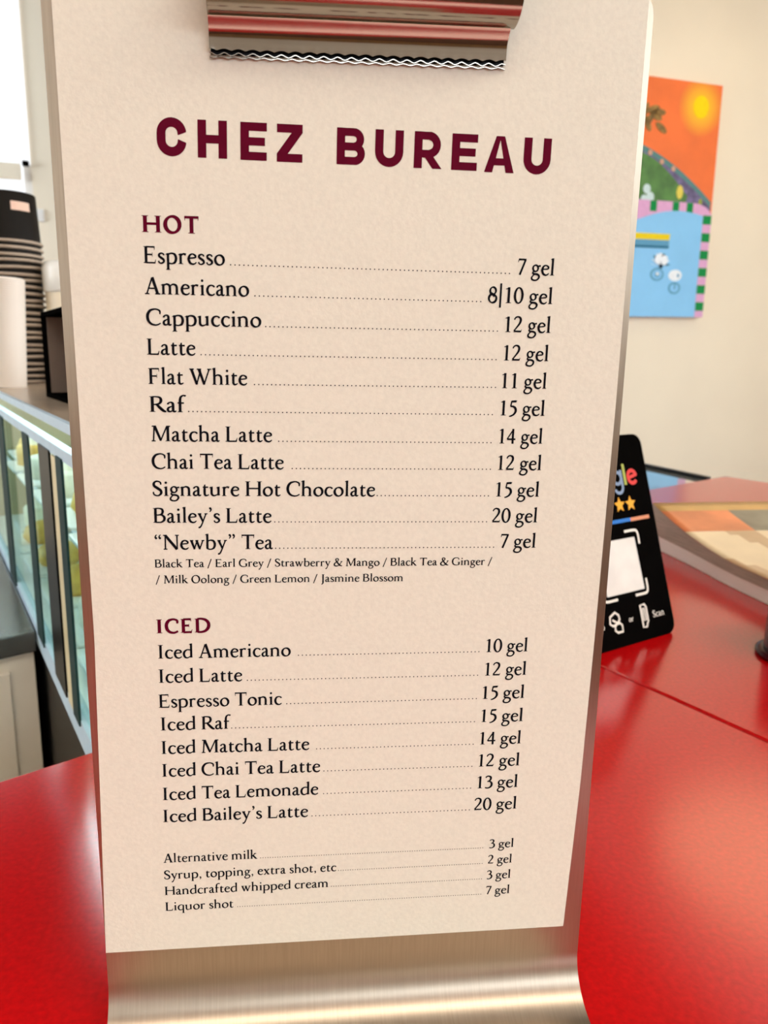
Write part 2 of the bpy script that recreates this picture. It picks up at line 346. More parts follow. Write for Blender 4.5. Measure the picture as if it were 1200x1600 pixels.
    G['/'] = (370, LN(40, -110, 310, 680, 46)); G['|'] = (230, LN(112, -200, 112, 800, 62))
    G['&'] = (720, S((640, 390, 40), (560, 250, 40), (420, 70, 42), (260, 0, 60), (110, 40, 80), (70, 150, 88), (140, 270, 66), (300, 390, 44), (390, 510, 56), (360, 610, 58), (270, 640, 40), (190, 590, 66), (200, 470, 78), (320, 280, 92), (500, 70, 88), (680, 10, 40)) + LN(540, 390, 700, 390, 26))
    return G
# ================================================================ the room
AZ = math.radians(14)
WX, WY = Vector((math.cos(AZ), math.sin(AZ), 0)), Vector((-math.sin(AZ), math.cos(AZ), 0))   # along / away from the back wall
ROOM = Matrix((WX, WY, Vector((0, 0, 1)))).transposed()
def rm(u, v, z): return WX * u + WY * v + Vector((0, 0, z))
U0, U1, V0, V1, ZF, ZC = -2.4, 5.0, -3.4, 3.3504, -1.0, 2.3
def slab(name, u0, u1, v0, v1, z0, z1, m, parent=None, bevel=0):
    b = MB(); b.box(rm((u0 + u1) / 2, (v0 + v1) / 2, (z0 + z1) / 2), abs(u1 - u0), abs(v1 - v0), abs(z1 - z0), m, ROOM)
    return b.build(name, None, parent, bevel)
def wall_with_hole(name, m, axis, at, thick, lo, hi, holes):
    """axis 'v': wall at v=at running along u; axis 'u': wall at u=at running along v; holes (a0,a1,z0,z1) sorted"""
    b = MB()
    def blk(a0, a1, z0, z1):
        if a1 - a0 < 1e-4 or z1 - z0 < 1e-4: return
        if axis == 'v': b.box(rm((a0 + a1) / 2, at + thick / 2, (z0 + z1) / 2), a1 - a0, abs(thick), z1 - z0, m, ROOM)
        else: b.box(rm(at + thick / 2, (a0 + a1) / 2, (z0 + z1) / 2), abs(thick), a1 - a0, z1 - z0, m, ROOM)
    a = lo
    for a0, a1, z0, z1 in holes:
        blk(a, a0, ZF, ZC); blk(a0, a1, ZF, z0); blk(a0, a1, z1, ZC); a = a1
    blk(a, hi, ZF, ZC)
    return tag(b.build(name), kind='structure')
tag(slab('floor', U0 - .1, U1 + .1, V0 - .1, V1 + .1, ZF - .1, ZF, M_floor), kind='structure')
tag(slab('ceiling', U0 - .1, U1 + .1, V0 - .1, V1 + .1, ZC, ZC + .1, M_ceil), kind='structure')
WIN1 = (-1.25, -.165, .05, 2.0 - .35)
wall_with_hole('wall_back', M_wall, 'v', V1, .12, U0 - .1, U1 + .1, [WIN1])
WIN2, WIN3 = (.35, 4.2, .80, 1.85), (-2.25, -1.3, .28, .60); ADDED_WIN5 = (-.9, .25, 1.05, 1.8)
wall_with_hole('wall_front', M_wall_grey, 'v', V0, -.12, U0 - .1, U1 + .1, [WIN3, ADDED_WIN5, WIN2])
ADDED_WIN6 = (.9, 2.7, .3, 1.5)
wall_with_hole('wall_left', M_wall, 'u', U0, -.12, V0, V1, [ADDED_WIN6])
WIN4 = (-2.2, .8, -.2, 1.5)
wall_with_hole('wall_right', M_wall, 'u', U1, .12, V0, V1, [WIN4])

def window(name, axis, at, dirn, hole, pane_m, mull=2):
    a0, a1, z0, z1 = hole
    def bx(b, p0, p1, q0, q1, d0, d1, m):
        if axis == 'v': b.box(rm((p0 + p1) / 2, at + dirn * (d0 + d1) / 2, (q0 + q1) / 2), p1 - p0, abs(d1 - d0), q1 - q0, m, ROOM)
        else: b.box(rm(at + dirn * (d0 + d1) / 2, (p0 + p1) / 2, (q0 + q1) / 2), abs(d1 - d0), p1 - p0, q1 - q0, m, ROOM)
    f = MB(); t = .03
    for p in ((a0, a1, z0, z0 + t), (a0, a1, z1 - t, z1)): bx(f, *p, .01, .07, M_white)
    for i in range(mull + 1):
        x = a0 + (a1 - a0 - t) * i / mull
        bx(f, x, x + t, z0 + t, z1 - t, .01, .07, M_white)
    o = tag(f.build(name), kind='structure')
    p = MB(); bx(p, a0, a1, z0, z1, .08, .085, pane_m); p.build('pane', None, o)
    return o
tag(slab('added_wainscot_front', U0 + .01, U1 - .01, V0 + .001, V0 + .03, ZF, .01, mat('added_wainscot_brown', (140, 104, 70), .8, spec=.1, var=.2, scale=6, stretch=(1, 1, .2))), kind='structure')  # brown panel added to darken the lower reflections in the steel
window('window_2', 'v', V0, -1, WIN2, M_pane, 3)
window('window_3', 'v', V0, -1, WIN3, M_pane, 1)
window('added_window_5', 'v', V0, -1, ADDED_WIN5, M_pane, 2)  # unseen window added to brighten the cabinet and the menu
window('window_4', 'u', U1, 1, WIN4, M_pane_side, 3)
window('added_window_6', 'u', U0, -1, ADDED_WIN6, M_pane_side, 2)  # unseen window added to light the back wall, case and cups
# the window of the back wall with its blind half down
w1 = window('window_1', 'v', V1, 1, WIN1, M_blind, 1)
bl = MB(); bl.box(rm((WIN1[0] + WIN1[1]) / 2, V1 - .012, (.955 + WIN1[3]) / 2), WIN1[1] - WIN1[0] - .004, .006, WIN1[3] - .955, M_blind, ROOM)
blind = bl.build('roller_blind'); tag(blind, 'bright white roller blind in the window left of the clipboard', 'blind')
bb = MB(); bb.box(rm((WIN1[0] + WIN1[1]) / 2 - .02, V1 - .02, .925), WIN1[1] - WIN1[0] - .04, .022, .06, M_wall, ROOM); bb.build('bottom_bar', None, blind, .004)
bc = MB(); bc.box(rm(WIN1[1] - .02, V1 - .022, .958), .026, .03, .018, M_black, ROOM); bc.build('end_cap', None, blind, .003)

# ceiling lamps and a dark canopy added to darken counter reflections (above the picture)
p = rm(3.2, 2.1, ZC); r = .72
root = empty('ceiling_lamp', p, 'round ceiling lamp over the right end of the red counter', 'ceiling lamp')
b = MB(); b.lathe([(0.001, 0), (r + .02, 0), (r + .02, -.05), (r, -.05)], p, 40, M_white); b.build('housing', None, root)
b = MB(); b.lathe([(r, -.045), (r * .6, -.06), (.001, -.065)], p, 40, M_lamp_round); b.build('diffuser', None, root)
p = rm(.8, -1.6, ZC); root = empty('linear_lamp', p, 'long linear ceiling lamp behind the photographer', 'ceiling lamp')
b = MB(); b.box(p - Vector((0, 0, .025)), 4.6, .58, .048, M_white, ROOM); b.build('housing', None, root, .004)
b = MB(); b.box(p - Vector((0, 0, .052)), 4.56, .54, .006, M_lamp, ROOM); b.build('diffuser', None, root)
tag(slab('added_canopy', -1.5, 1.6, .2, 3.3, 1.63, ZC - .001, M_added_canopy, None, .01), 'added dark canopy that darkens the counter reflections', 'canopy')

tag(slab('added_brown_panel', U0 + .05, U1 - .05, V0 + .05, -1.8, ZC - .06, ZC - .001, mat('added_panel_brown', (150, 68, 30), .6, var=.2, scale=6, stretch=(8, 1, 1))), 'added brown ceiling panel that tints the steel reflections', 'ceiling panel')  # unseen panel added so the steel above the foot reflects brown
# small white fitting on the wall
b = MB(); b.box(rm(-.145, V1 - .006, .764), .034, .012, .05, M_white, ROOM); o = b.build('wall_switch', None, None, .004)
tag(o, 'small white switch on the cream wall between cup stack and clipboard', 'switch')
b = MB(); b.box(rm(-.145, V1 - .0145, .767), .018, .005, .026, M_white, ROOM); b.build('rocker', None, o, .002)

# ---------------------------------------------------------------- the painting
pr = empty('painting', rm(2.75, V1 - .001, .42), 'colourful canvas of an orange sky over a blue pool on the cream wall', 'painting')
TLT = math.radians(-.7)
PM = ROOM @ Matrix.Rotation(TLT, 3, 'Y')
PO = rm(3.356, V1 - .036, .419)           # lower right corner of the picture face
def pp(x, z, d=0):                         # metres left of the right edge (negative x), above the lower edge
    return PO + PM @ Vector((x, -d, z))
PW, PH = 1.25, 1.205
b = MB(); b.box(pp(-PW / 2, PH / 2, -.017), PW, .034, PH, flat('canvas_side', (214, 150, 110)), PM); b.build('canvas', None, pr, .003)
m_or = mat('orange_paint', (240, 112, 40), .6, var=.10, scale=5)
nt = m_or.node_tree
# painted sun with its painted yellow halo
m_sun = flat('sun_yellow', (250, 214, 10)); m_sky = m_or
def halo(m, centre):
    nt = m.node_tree; bs = nt.nodes['Principled BSDF']; old = bs.inputs['Base Color'].links[0].from_socket
    tc = nt.nodes.new('ShaderNodeTexCoord'); vm = nt.nodes.new('ShaderNodeVectorMath'); vm.operation = 'DISTANCE'; vm.inputs[1].default_value = centre
    nt.links.new(tc.outputs['Object'], vm.inputs[0])
    r = nt.nodes.new('ShaderNodeValToRGB'); r.color_ramp.elements[0].position = .055; r.color_ramp.elements[0].color = (1, 1, 1, 1)
    r.color_ramp.elements[1].position = .15; r.color_ramp.elements[1].color = (0, 0, 0, 1)
    nt.links.new(vm.outputs['Value'], r.inputs[0])
    mx = nt.nodes.new('ShaderNodeMixRGB'); nt.links.new(r.outputs[0], mx.inputs[0]); nt.links.new(old, mx.inputs[1]); mx.inputs[2].default_value = lin((250, 186, 20))
    nt.links.new(mx.outputs[0], bs.inputs['Base Color'])
SUN = (-.135, 1.088)
halo(m_or, pp(*SUN, .002))
K = [0]
pb = MB()
def poly(pts, m, layer):
    pb.face([pp(x, z, .0015 + .0012 * layer) for x, z in pts], m)
def ell(cx, cz, rx, rz, m, layer, n=28, a0=0, a1=360):
    poly([(cx + rx * math.cos(math.radians(a0 + (a1 - a0) * i / n)), cz + rz * math.sin(math.radians(a0 + (a1 - a0) * i / n))) for i in range(n)], m, layer)
g_green = mat('hill_green', (74, 120, 48), .6, var=.35, scale=14); g_teal = flat('hill_outline', (92, 134, 130)); g_pur = mat('flower_purple', (104, 92, 128), .6, var=.5, scale=30)
p_blue = mat('pool_blue', (132, 196, 236), .55, var=.03, scale=6); p_pink = flat('tile_pink', (224, 168, 204)); p_grn = flat('tile_green', (14, 138, 66))
p_yel = flat('float_yellow', (236, 206, 20)); p_dk = flat('dark_blue_paint', (44, 108, 134)); p_wht = flat('white_paint', (240, 244, 246)); p_grey = flat('ring_blue', (96, 156, 186)); p_bl = flat('navy_paint', (26, 40, 60))
g_leaf = mat('leaf_brown', (140, 104, 40), .6, var=.5, scale=40); g_dark = mat('bush_dark', (52, 66, 50), .6, var=.4, scale=20)
poly([(-PW, 0), (0, 0), (0, PH), (-PW, PH)], m_sky, 0)
ell(*SUN, .052, .056, m_sun, 1)
# hill: an arc falling to the right edge
def arc_top(x, h): return .575 + h * (1 - ((x + .82) / .86) ** 2)
xs = [-PW + (PW - .012) * i / 40 for i in range(41)]
poly([(x, arc_top(x, .35)) for x in xs] + [(-.012, .5), (-PW, .5)], g_teal, 1)
poly([(x - .004, arc_top(x, .35) - .028) for x in xs] + [(-.016, .5), (-PW, .5)], g_pur, 2)
poly([(x - .012, arc_top(x, .35) - .034 - .34 * max(0, (x + .40)) ** 1.3) for x in xs if x < -.15] + [(-.19, .60), (-.24, .5), (-PW, .5)], g_green, 3)
poly([(-.24, .60), (-.10, .60), (-.03, .575), (-.02, .5), (-.24, .5)], g_dark, 4)
ell(-.235, .655, .022, .035, flat('lemon', (226, 206, 90)), 5); ell(-.09, .61, .013, .02, flat('olive', (150, 160, 70)), 5)
for x, z in ((-.37, .80), (-.29, .77), (-.45, .84), (-.60, .82), (-.8, .86)): ell(x, z, .014, .014, flat('blossom', (206, 160, 134)), 5)
for x, z, r in ((-.455, .66, .024), (-.43, .62, .026), (-.47, .61, .02), (-.7, .7, .03)): ell(x, z, r, r, flat('white_flower', (206, 224, 220)), 5)
# leaves against the sky at the left
for x, z, a in ((-.42, 1.05, 20), (-.40, 1.02, -20), (-.44, 1.0, 50), (-.38, 1.04, 0), (-.47, 1.04, 70), (-.45, .98, -60), (-.36, .965, -30), (-.52, 1.03, 0), (-.56, 1.0, 40)):
    x -= .028; ca, sa = math.cos(math.radians(a)), math.sin(math.radians(a))
    poly([(x + ca * .042 * math.cos(t) - sa * .018 * math.sin(t), z + sa * .042 * math.cos(t) + ca * .018 * math.sin(t)) for t in [i * math.pi / 7 for i in range(14)]], g_leaf, 2)
# tiled pool edge and the water
def rounded(x0, x1, z0, z1, r, n=10):
    pts = [(x0, z0), (x1, z0)]
    pts += [(x1 - r + r * math.cos(math.pi / 2 * i / n), z1 - .5 * r + .5 * r * math.sin(math.pi / 2 * i / n)) for i in range(n + 1)]
    pts += [(x0, z1)]
    return pts
poly(rounded(-PW, -.004, 0, .605, .14), p_pink, 6)
for i in range(7): poly([(-.062, .035 + .0925 * i), (-.004, .035 + .0925 * i), (-.004, .082 + .0925 * i), (-.062, .082 + .0925 * i)], p_grn, 7) if i < 6 else None
for x in (-.16, -.255, -.405, -.56, -.72, -.88, -1.04): poly([(x - .022, .55), (x + .022, .55), (x + .022, .604), (x - .022, .604)], p_grn, 7)
poly([(-PW, 0), (-.065, 0)] + [(-.065, .53)] + [(-.065 - .45 * i / 14, .53 + .034 * math.sin(math.pi * (.1 + .9 * i / 14)) - .03 * (i / 14) ** 2) for i in range(15)] + [(-.6, .44), (-PW, .40)], p_blue, 8)
poly([(-.9, .405), (-.285, .405), (-.28, .437), (-.9, .437)], p_yel, 9); poly([(-.9, .372), (-.285, .372), (-.285, .404), (-.9, .404)], p_grey, 9); poly([(-.9, .362), (-.285, .362), (-.285, .374), (-.9, .374)], p_dk, 10)
for k in range(9):
    a = math.radians(20 * k + 10); x, z = -.335, .29
    poly([(x, z - .02), (x + .062 * math.cos(a) - .01, z - .02 + .07 * math.sin(a)), (x + .062 * math.cos(a) + .012, z - .02 + .07 * math.sin(a) - .006)], p_wht if k % 3 else p_bl, 9 + k % 3)
ell(-.352, .305, .022, .026, p_wht, 12); ell(-.31, .30, .022, .026, p_wht, 12); ell(-.33, .268, .012, .012, p_bl, 12)
ell(-.35, .225, .046, .034, p_grey, 9); ell(-.35, .225, .034, .025, p_blue, 10); ell(-.35, .225, .017, .014, p_grey, 11); ell(-.35, .228, .010, .008, p_wht, 12)
ell(-.225, .223, .046, .030, p_wht, 9); ell(-.225, .155, .042, .032, p_grey, 9); ell(-.225, .155, .030, .023, p_blue, 10); poly([(-.227, .15), (-.221, .15), (-.221, .178), (-.227, .178)], p_dk, 11); ell(-.205, .222, .008, .010, p_grey, 10)
pb.build('painted_face', None, pr, recalc=False)

# ================================================================ counter
def line_pt(p, d, t): return (p[0] + d[0] * t, p[1] + d[1] * t)
A = (-.4014, .9159); B_ = (.843, .537)                # the two directions of the fittings
def counter(name, pts, label):
    b = MB(); b.prism(pts, -.03, 0, M_quartz); o = b.build(name, None, None, .0016, 3)
    return tag(o, label, 'countertop')
SD = (-.407, .9134)                                   # joint between the two red slabs
J0 = (.2065, .2616); g = .0009
def jn(t, off): return (J0[0] + SD[0] * t + SD[1] * off, J0[1] + SD[1] * t - SD[0] * off)
def meet(p, d, q, e):
    det = d[0] * -e[1] + e[0] * d[1]; rx, ry = q[0] - p[0], q[1] - p[1]
    t = (rx * -e[1] + e[0] * ry) / det
    return (p[0] + d[0] * t, p[1] + d[1] * t)
FR = (.17, -.20)                                      # a point on the front edge of both slabs
EL = (-.1617, .151)                                   # a point on the back edge of the left slab
cl_back = meet(EL, B_, jn(0, -g), SD); cl_front = meet(FR, B_, jn(0, -g), SD)
counter('countertop', [line_pt(EL, B_, -.95), cl_back, cl_front, line_pt(FR, B_, -1.35)], 'glossy red stone countertop under the clipboard menu stand')
fl2 = (.789, 1.054); BK = (.859, .513)
cr_back = meet(fl2, BK, jn(0, g), SD); cr_front = meet(FR, B_, jn(0, g), SD); cr_fr2 = meet(FR, B_, fl2, (.407, -.9134))
counter('countertop', [cr_back, fl2, cr_fr2, cr_front], 'glossy red stone countertop under the magazine and the black review stand')
def inset(pts, k):
    cx = sum(p[0] for p in pts) / len(pts); cy = sum(p[1] for p in pts) / len(pts)
    return [(cx + (p[0] - cx) * k, cy + (p[1] - cy) * k) for p in pts]
for nm, pts, lb in (('counter_base', [line_pt(EL, B_, -.95), cl_back, cl_front, line_pt(FR, B_, -1.35)], 'cabinet carrying the red countertop under the menu stand'),
                    ('counter_base', [cr_back, fl2, cr_fr2, cr_front], 'cabinet carrying the red countertop under the magazine')):
    b = MB(); b.prism(inset(pts, .94), ZF, -.0302, M_taupe); tag(b.build(nm, None, None, .002), lb, 'cabinet')
# glass-topped cabinet behind the far corner
gt = empty('glass_topped_cabinet', (.5, 1.2, ZF), 'dark rimmed glass topped cabinet beyond the far edge of the red counter', 'cabinet')
R0 = (.7525, 1.0385); ga = (-.208, .978)
gp = [R0, line_pt(R0, ga, .8)]; gp = gp + [line_pt(gp[1], BK, -.62), line_pt(R0, BK, -.62)]
b = MB(); b.prism(inset(gp, .985), ZF, -.012, M_gloss_black); b.build('body', None, gt)
b = MB(); b.prism(gp, -.012, -.004, M_table_glass); b.build('glass_top', None, gt)
b = MB(); b.prism([R0, gp[1], line_pt(gp[1], BK, -.012), line_pt(R0, BK, -.012)], -.014, .002, M_gloss_black)
b.prism([gp[1], gp[2], line_pt(gp[2], ga, -.012), line_pt(gp[1], ga, -.012)], -.014, .002, M_gloss_black); b.build('rim', None, gt)
# ================================================================ pastry case (its long face runs along A)
P1 = (-.135, .2304); UI = (.9159, .4014)
def su(s, u): return (P1[0] + A[0] * s + UI[0] * u, P1[1] + A[1] * s + UI[1] * u)
def sup(b, s0, s1, u0, u1, z0, z1, m): b.prism([su(s0, u0), su(s1, u0), su(s1, u1), su(s0, u1)], z0, z1, m)
S0, S1, UD = -.006, .80, .255
case = empty('display_case', su(.35, .12) + (ZF,), 'glass pastry display case with black posts left of the menu stand', 'display case')
def cpart(name, boxes, m, label=None, bevel=0, parent=None):
    b = MB()
    for q in boxes: sup(b, *q, m)
    o = b.build(name, None, parent or case, bevel)
    if label: o['label'] = label
    return o
cpart('base', [(S0, S1, .004, UD, ZF, -.046)], M_gloss_black, bevel=.002)
cpart('bottom_rail', [(S0, S1, 0, .008, -.046, -.026)], M_alu, 'bright metal rail under the case glass')
cpart('floor_panel', [(S0, S1, .008, UD, -.046, -.034)], M_tray)
cpart('front_glass', [(S0, S1, .003, .0036, -.026, .146)], M_glass)
cpart('top_rail', [(S0, S1, 0, .006, .147, .1545)], M_alu, 'pale metal rail under the glass top')
cpart('upper_glass', [(S0, S1, .003, .0036, .1545, .166)], M_glass)
cpart('top_panel', [(S0, S1, .0035, UD, .167, .172)], mat('case_top_board', (176, 156, 132), .22, var=.08, scale=12), 'brownish reflecting top of the case')
cpart('top_edge', [(S0, S1, 0, .0035, .166, .172)], M_alu, 'bright top edge of the case')
cpart('back_panel', [(S0, S1, UD - .006, UD, -.034, .167)], M_case_in)
cpart('end_panel', [(S1 - .008, S1, .01, UD - .006, -.034, .167)], M_case_in)
cpart('near_glass', [(S0, S0 + .003, .01, UD - .006, -.034, .167)], M_glass)
for s0, s1, m, lb in ((.385, .44, M_greenglass, None), (.192, .228, M_greenglass, None), (.086, .134, M_gloss_black, 'broad black corner post'), (.037, .058, M_greenglass, 'dark green glass edge post')):
    cpart('post', [(s0, s1, -.0012, .0004, -.03, .148)], m, lb)
cpart('lit_interior_strip', [(.063, .080, -.0005, .004, -.03, .146)], flat('cream_strip', (214, 198, 156), .3), 'cream strip standing for the lit case interior')  # cream colour stands for the lit interior behind the glass
sh1 = cpart('shelf', [(.02, S1 - .01, .03, UD - .008, .064, .068)], M_glass)
cpart('shelf_edge', [(.02, S1 - .01, .026, .030, .062, .069)], M_alu, parent=sh1)
cpart('added_light_strip', [(.02, S1 - .02, UD - .03, UD - .02, .158, .163)], M_led, 'added cool white light strip under the case top')  # both strips are added to brighten the case interior
cpart('added_light_strip', [(.02, S1 - .02, .014, .018, .158, .163)], M_led, 'added cool white light strip behind the front rail')
# trays and pastries
def tray(s, u, z, label):
    b = MB(); sup(b, s - .045, s + .045, u - .035, u + .035, z, z + .004, M_tray); o = b.build('tray', None, None, .0015)
    return tag(o, label, 'tray', 'white trays in the pastry case')
def bun(c, r, m, label):
    b = MB(); b.lathe([(.001, 0), (r * .8, .0), (r, r * .3), (r * .85, r * .75), (r * .4, r * 1.0), (.001, r * 1.03)], c, 24, m)
    return tag(b.build('bun'), label, 'pastry', 'buns in the pastry case')
def cake(c, r, h, m, label):
    root = empty('cake', c, label, 'pastry', 'pale cakes in the pastry case')
    b = MB(); b.lathe([(.001, 0), (r, 0), (r, h), (r * .9, h + .003), (.001, h + .003)], c, 24, m); b.build('sponge', None, root)
    b = MB(); b.lathe([(r * .45, h + .002), (r * .4, h + .011), (r * .15, h + .018), (.001, h + .019)], c, 16, M_cream_cake); b.build('cream_swirl', None, root)
spots = [(.12, .055), (.23, .06), (.34, .055), (.34, .14), (.46, .055), (.46, .14), (.58, .055), (.70, .07)]
words = ['nearest the broad black post', 'second from the broad black post', 'third along the glass', 'third along the back row', 'fourth along the glass', 'fourth along the back row', 'fifth along the glass', 'at the far end']
for zi, (z, lev) in enumerate(((-.034, 'lower level'), (.068, 'glass shelf'))):
    for i, (s, u) in enumerate(spots):
        x, y = su(s, u)
        tray(s, u, z, f'white tray on the case {lev}, {words[i]}')
        if (i + zi) % 2 == 0: bun((x, y, z + .004), .026, M_bun, f'golden bun on the case {lev}, {words[i]}')
        else: cake((x, y, z + .004), .025, .022, M_cream_cake if i % 3 else M_bun, f'small cream cake on the case {lev}, {words[i]}')

# ---------------------------------------------------------------- work cabinet left of the case
C0 = (-.2345, .455)
wk = empty('work_cabinet', (-.45, .5, ZF), 'taupe cabinet with grey worktop left of the pastry case', 'cabinet')
C1 = line_pt(C0, B_, -.62)
b = MB(); b.prism([C0, C1, line_pt(C1, A, .34), line_pt(C0, A, .34)], -.053, -.033, M_work); b.build('worktop', None, wk, .002)
b = MB(); i0 = line_pt(line_pt(C0, A, .006), B_, -.002); i1 = line_pt(i0, B_, -.60)
b.prism([i0, i1, line_pt(i1, A, .32), line_pt(i0, A, .32)], ZF, -.0532, M_taupe); b.build('body', None, wk, .001)
d0 = line_pt(i0, B_, -.022); d1 = line_pt(d0, B_, -.40)
for z0, z1, nm in ((-.52, -.068, 'door'), (-.97, -.53, 'door')):
    b = MB(); b.prism([line_pt(d0, A, -.0035), line_pt(d1, A, -.0035), d1, d0], z0, z1, M_taupe); dr = b.build(nm, None, wk, .0012)
    b = MB(); h = line_pt(line_pt(d0, B_, -.2), A, -.010); b.box(h + (z1 - .03,), .06, .008, .008, M_alu, Matrix.Rotation(math.atan2(B_[1], B_[0]), 3, 'Z')); b.build('handle', None, dr, .002)

# ---------------------------------------------------------------- stacks on the case
ORD = 'topmost second third fourth fifth sixth seventh eighth ninth tenth eleventh twelfth thirteenth fourteenth fifteenth sixteenth seventeenth eighteenth nineteenth twentieth twenty-first twenty-second lowest'.split()
RC = .0395; PITCH = .0079; NC = 23; HC = .060
cup = empty('paper_cup', (0, 0, 0))
b = MB(); b.lathe([(RC - .0024, .0030), (RC - .0028, .006), (RC - .0066, HC), (RC - .0074, HC + .001), (RC - .0082, HC - .002), (.001, HC - .002)], n=48, m=M_cup); b.build('body', None, cup)
b = MB(); b.lathe([(RC - .0015, 0), (RC, .0008), (RC + .0004, .0020), (RC - .0004, .0034), (RC - .0016, .0037), (RC - .0023, .0030), (RC - .0023, .0007), (RC - .0015, 0)], n=48, m=M_lip); b.build('rim', None, cup)
cb = Vector((-.3525, .8416, .172)); LEAN = math.radians(1.4)
axis = Vector((math.sin(LEAN), 0, math.cos(LEAN)))
for i in range(NC):                                   # i counts from the bottom
    c = cup if i == 0 else copy_tree(cup)
    c.location = cb + axis * (PITCH * i); c.rotation_euler = (0, LEAN, random.uniform(0, 6))
    k = NC - 1 - i
    c['label'] = (f'{ORD[k]} black paper cup with pale rim in the tall upturned stack' + (', bearing a small label' if k == 0 else '') if k in (0, NC - 1) else f'black paper cup with pale rim, {ORD[k]} from the top of the upturned stack')
    c['category'] = 'paper cup'; c['group'] = 'black cups stacked on the pastry case'
    if k == 0: top_cup = c
top_cup.rotation_euler = (0, LEAN, 0)
# small pale label on the topmost cup
b = MB(); n = 10; zc = HC - .0165; rr = lambda z: RC - .0026 - (z - .006) / (HC - .006) * .0040 + .0004
th0, th1 = math.radians(-68), math.radians(-28)
inv = Matrix.Rotation(LEAN, 4, 'Y')
off = cb + axis * (PITCH * (NC - 1))
for i in range(n):
    q = []
    for t, z in ((i, zc - .0052), (i + 1, zc - .0052), (i + 1, zc + .0052), (i, zc + .0052)):
        a = th0 + (th1 - th0) * t / n
        q.append(off + inv @ Vector((rr(z) * math.cos(a), rr(z) * math.sin(a), z)))
    b.face(q, flat('cup_label', (226, 190, 166)))
lb = b.build('paper_label'); lb.parent = top_cup; lb.matrix_parent_inverse = (Matrix.Translation(off) @ inv).inverted()
# fine stack of small white lids in front
RL = .0188; NL = 49; PL = .00248
lid = MB(); lid.lathe([(.001, .0038), (RL - .003, .0038), (RL - .002, .0028), (RL - .0008, .0024), (RL, .0014), (RL - .0002, .0002), (RL - .0016, 0), (RL - .004, .0004)], n=36, m=M_white_cup)
lid = lid.build('cup_lid')
wb = Vector((-.3225, .7150, .172)); L2 = math.radians(3.3); ax2 = Vector((math.sin(L2), 0, math.cos(L2)))
for i in range(NL):
    c = lid if i == 0 else lid.copy()
    if i: C.objects.link(c)
    c.location = wb + ax2 * (PL * i) ; c.rotation_euler = (0, L2, 0)
    tag(c, 'small white lid in the slim white stack in front of the black cups', 'lid', 'white lids stacked on the pastry case')
# black dispenser box with its dark compartments
bx = empty('dispenser_box', su(.21, .11) + (.172,), 'open black dispenser box on the pastry case beside the menu stand', 'box')
s0, s1, u0, u1, z0, z1 = .10, .30, .031, .20, .172, .247
cpart('side_panel', [(s0, s0 + .005, u0, u1, z0, z1)], M_black, parent=bx); cpart('side_panel', [(s1 - .005, s1, u0, u1, z0, z1)], M_black, parent=bx); cpart('inner_panel', [(s1 - .008, s1 - .0052, u0 + .004, u1, z0 + .004, z1 - .004)], flat('brown_inner_panel', (132, 114, 100)), 'brownish inner side panel', parent=bx)
cpart('top_panel', [(s0, s1, u0, u1, z1 - .004, z1)], M_black, parent=bx); cpart('bottom_panel', [(s0, s1, u0, u1, z0, z0 + .004)], M_black, parent=bx)
cpart('rear_panel', [(s0, s1, u0 + .07, u0 + .074, z0, z1)], flat('brown_grey_panel', (150, 132, 118)), 'brownish rear panel', parent=bx)
cpart('divider', [(.19, .2, u0 + .012, u1 - .12, z0 + .004, z1 - .022)], M_black, parent=bx)
for s in (.155, .25):
    b = MB(); b.lathe([(.001, 0), (.016, 0), (.016, .044), (.010, .050), (.010, .056), (.001, .056)], su(s, u0 + .028) + (z0 + .004,), 24, flat('dark_bottle', (24, 30, 34), .2)); o = b.build('bottle')
    tag(o, 'dark bottle in the black box, ' + ('nearer the menu stand' if s < .2 else 'nearer the cup stacks'), 'bottle', 'dark bottles in the black box')
# pale canister behind the box
cc = (-.266, .835, .172)
cn = empty('canister', cc, 'pale round canister with clear lid behind the black box', 'canister')
b = MB(); b.lathe([(.001, 0), (.0385, 0), (.040, .003), (.040, .118), (.038, .122)], cc, 40, flat('cream_canister', (228, 212, 184), .4)); b.build('body', None, cn)
b = MB(); b.lathe([(.0405, .114), (.0425, .116), (.0425, .144), (.039, .152), (.001, .154)], cc, 40, flat('frosted_lid', (240, 236, 226), .15)); b.build('lid', None, cn)

# ================================================================ things on the right
# black review stand
SB = Vector((.293, .3236, 0)); SE = Vector((.8967, .4427, 0)); lean = math.radians(18)
SN0 = Vector((.4427, -.8967, 0)); SU_ = Vector((0, 0, math.cos(lean))) - SN0 * math.sin(lean); SN = SE.cross(SU_).normalized()
def sp(x, y, d=0): return SB + SE * (x / 1000) + SU_ * (y / 1000) + SN * (d / 1000)
stand = empty('review_stand', SB - SE * .05, 'black tilted card stand with coloured letters and stars on the red counter', 'sign stand')
b = MB(); W_, H_, r_ = 100, 159, 9
outl = []
for cx, cy, a0 in ((-r_, r_ , -90), (-r_, H_ - r_, 0), (-W_ + r_, H_ - r_, 90), (-W_ + r_, r_, 180)):
    outl += [(cx + r_ * math.cos(math.radians(a0 + 90 * i / 8)), cy + r_ * math.sin(math.radians(a0 + 90 * i / 8))) for i in range(9)]
fr = [b.bm.verts.new(sp(x, y, 0)) for x, y in outl]; bk = [b.bm.verts.new(sp(x, y, -4)) for x, y in outl]
b.bm.faces.new(fr); b.bm.faces.new(bk[::-1])
for i in range(len(fr)): b.bm.faces.new((fr[i], bk[i], bk[(i + 1) % len(fr)], fr[(i + 1) % len(fr)]))
panel = b.build('panel', M_black, stand, .0008)
b = MB()
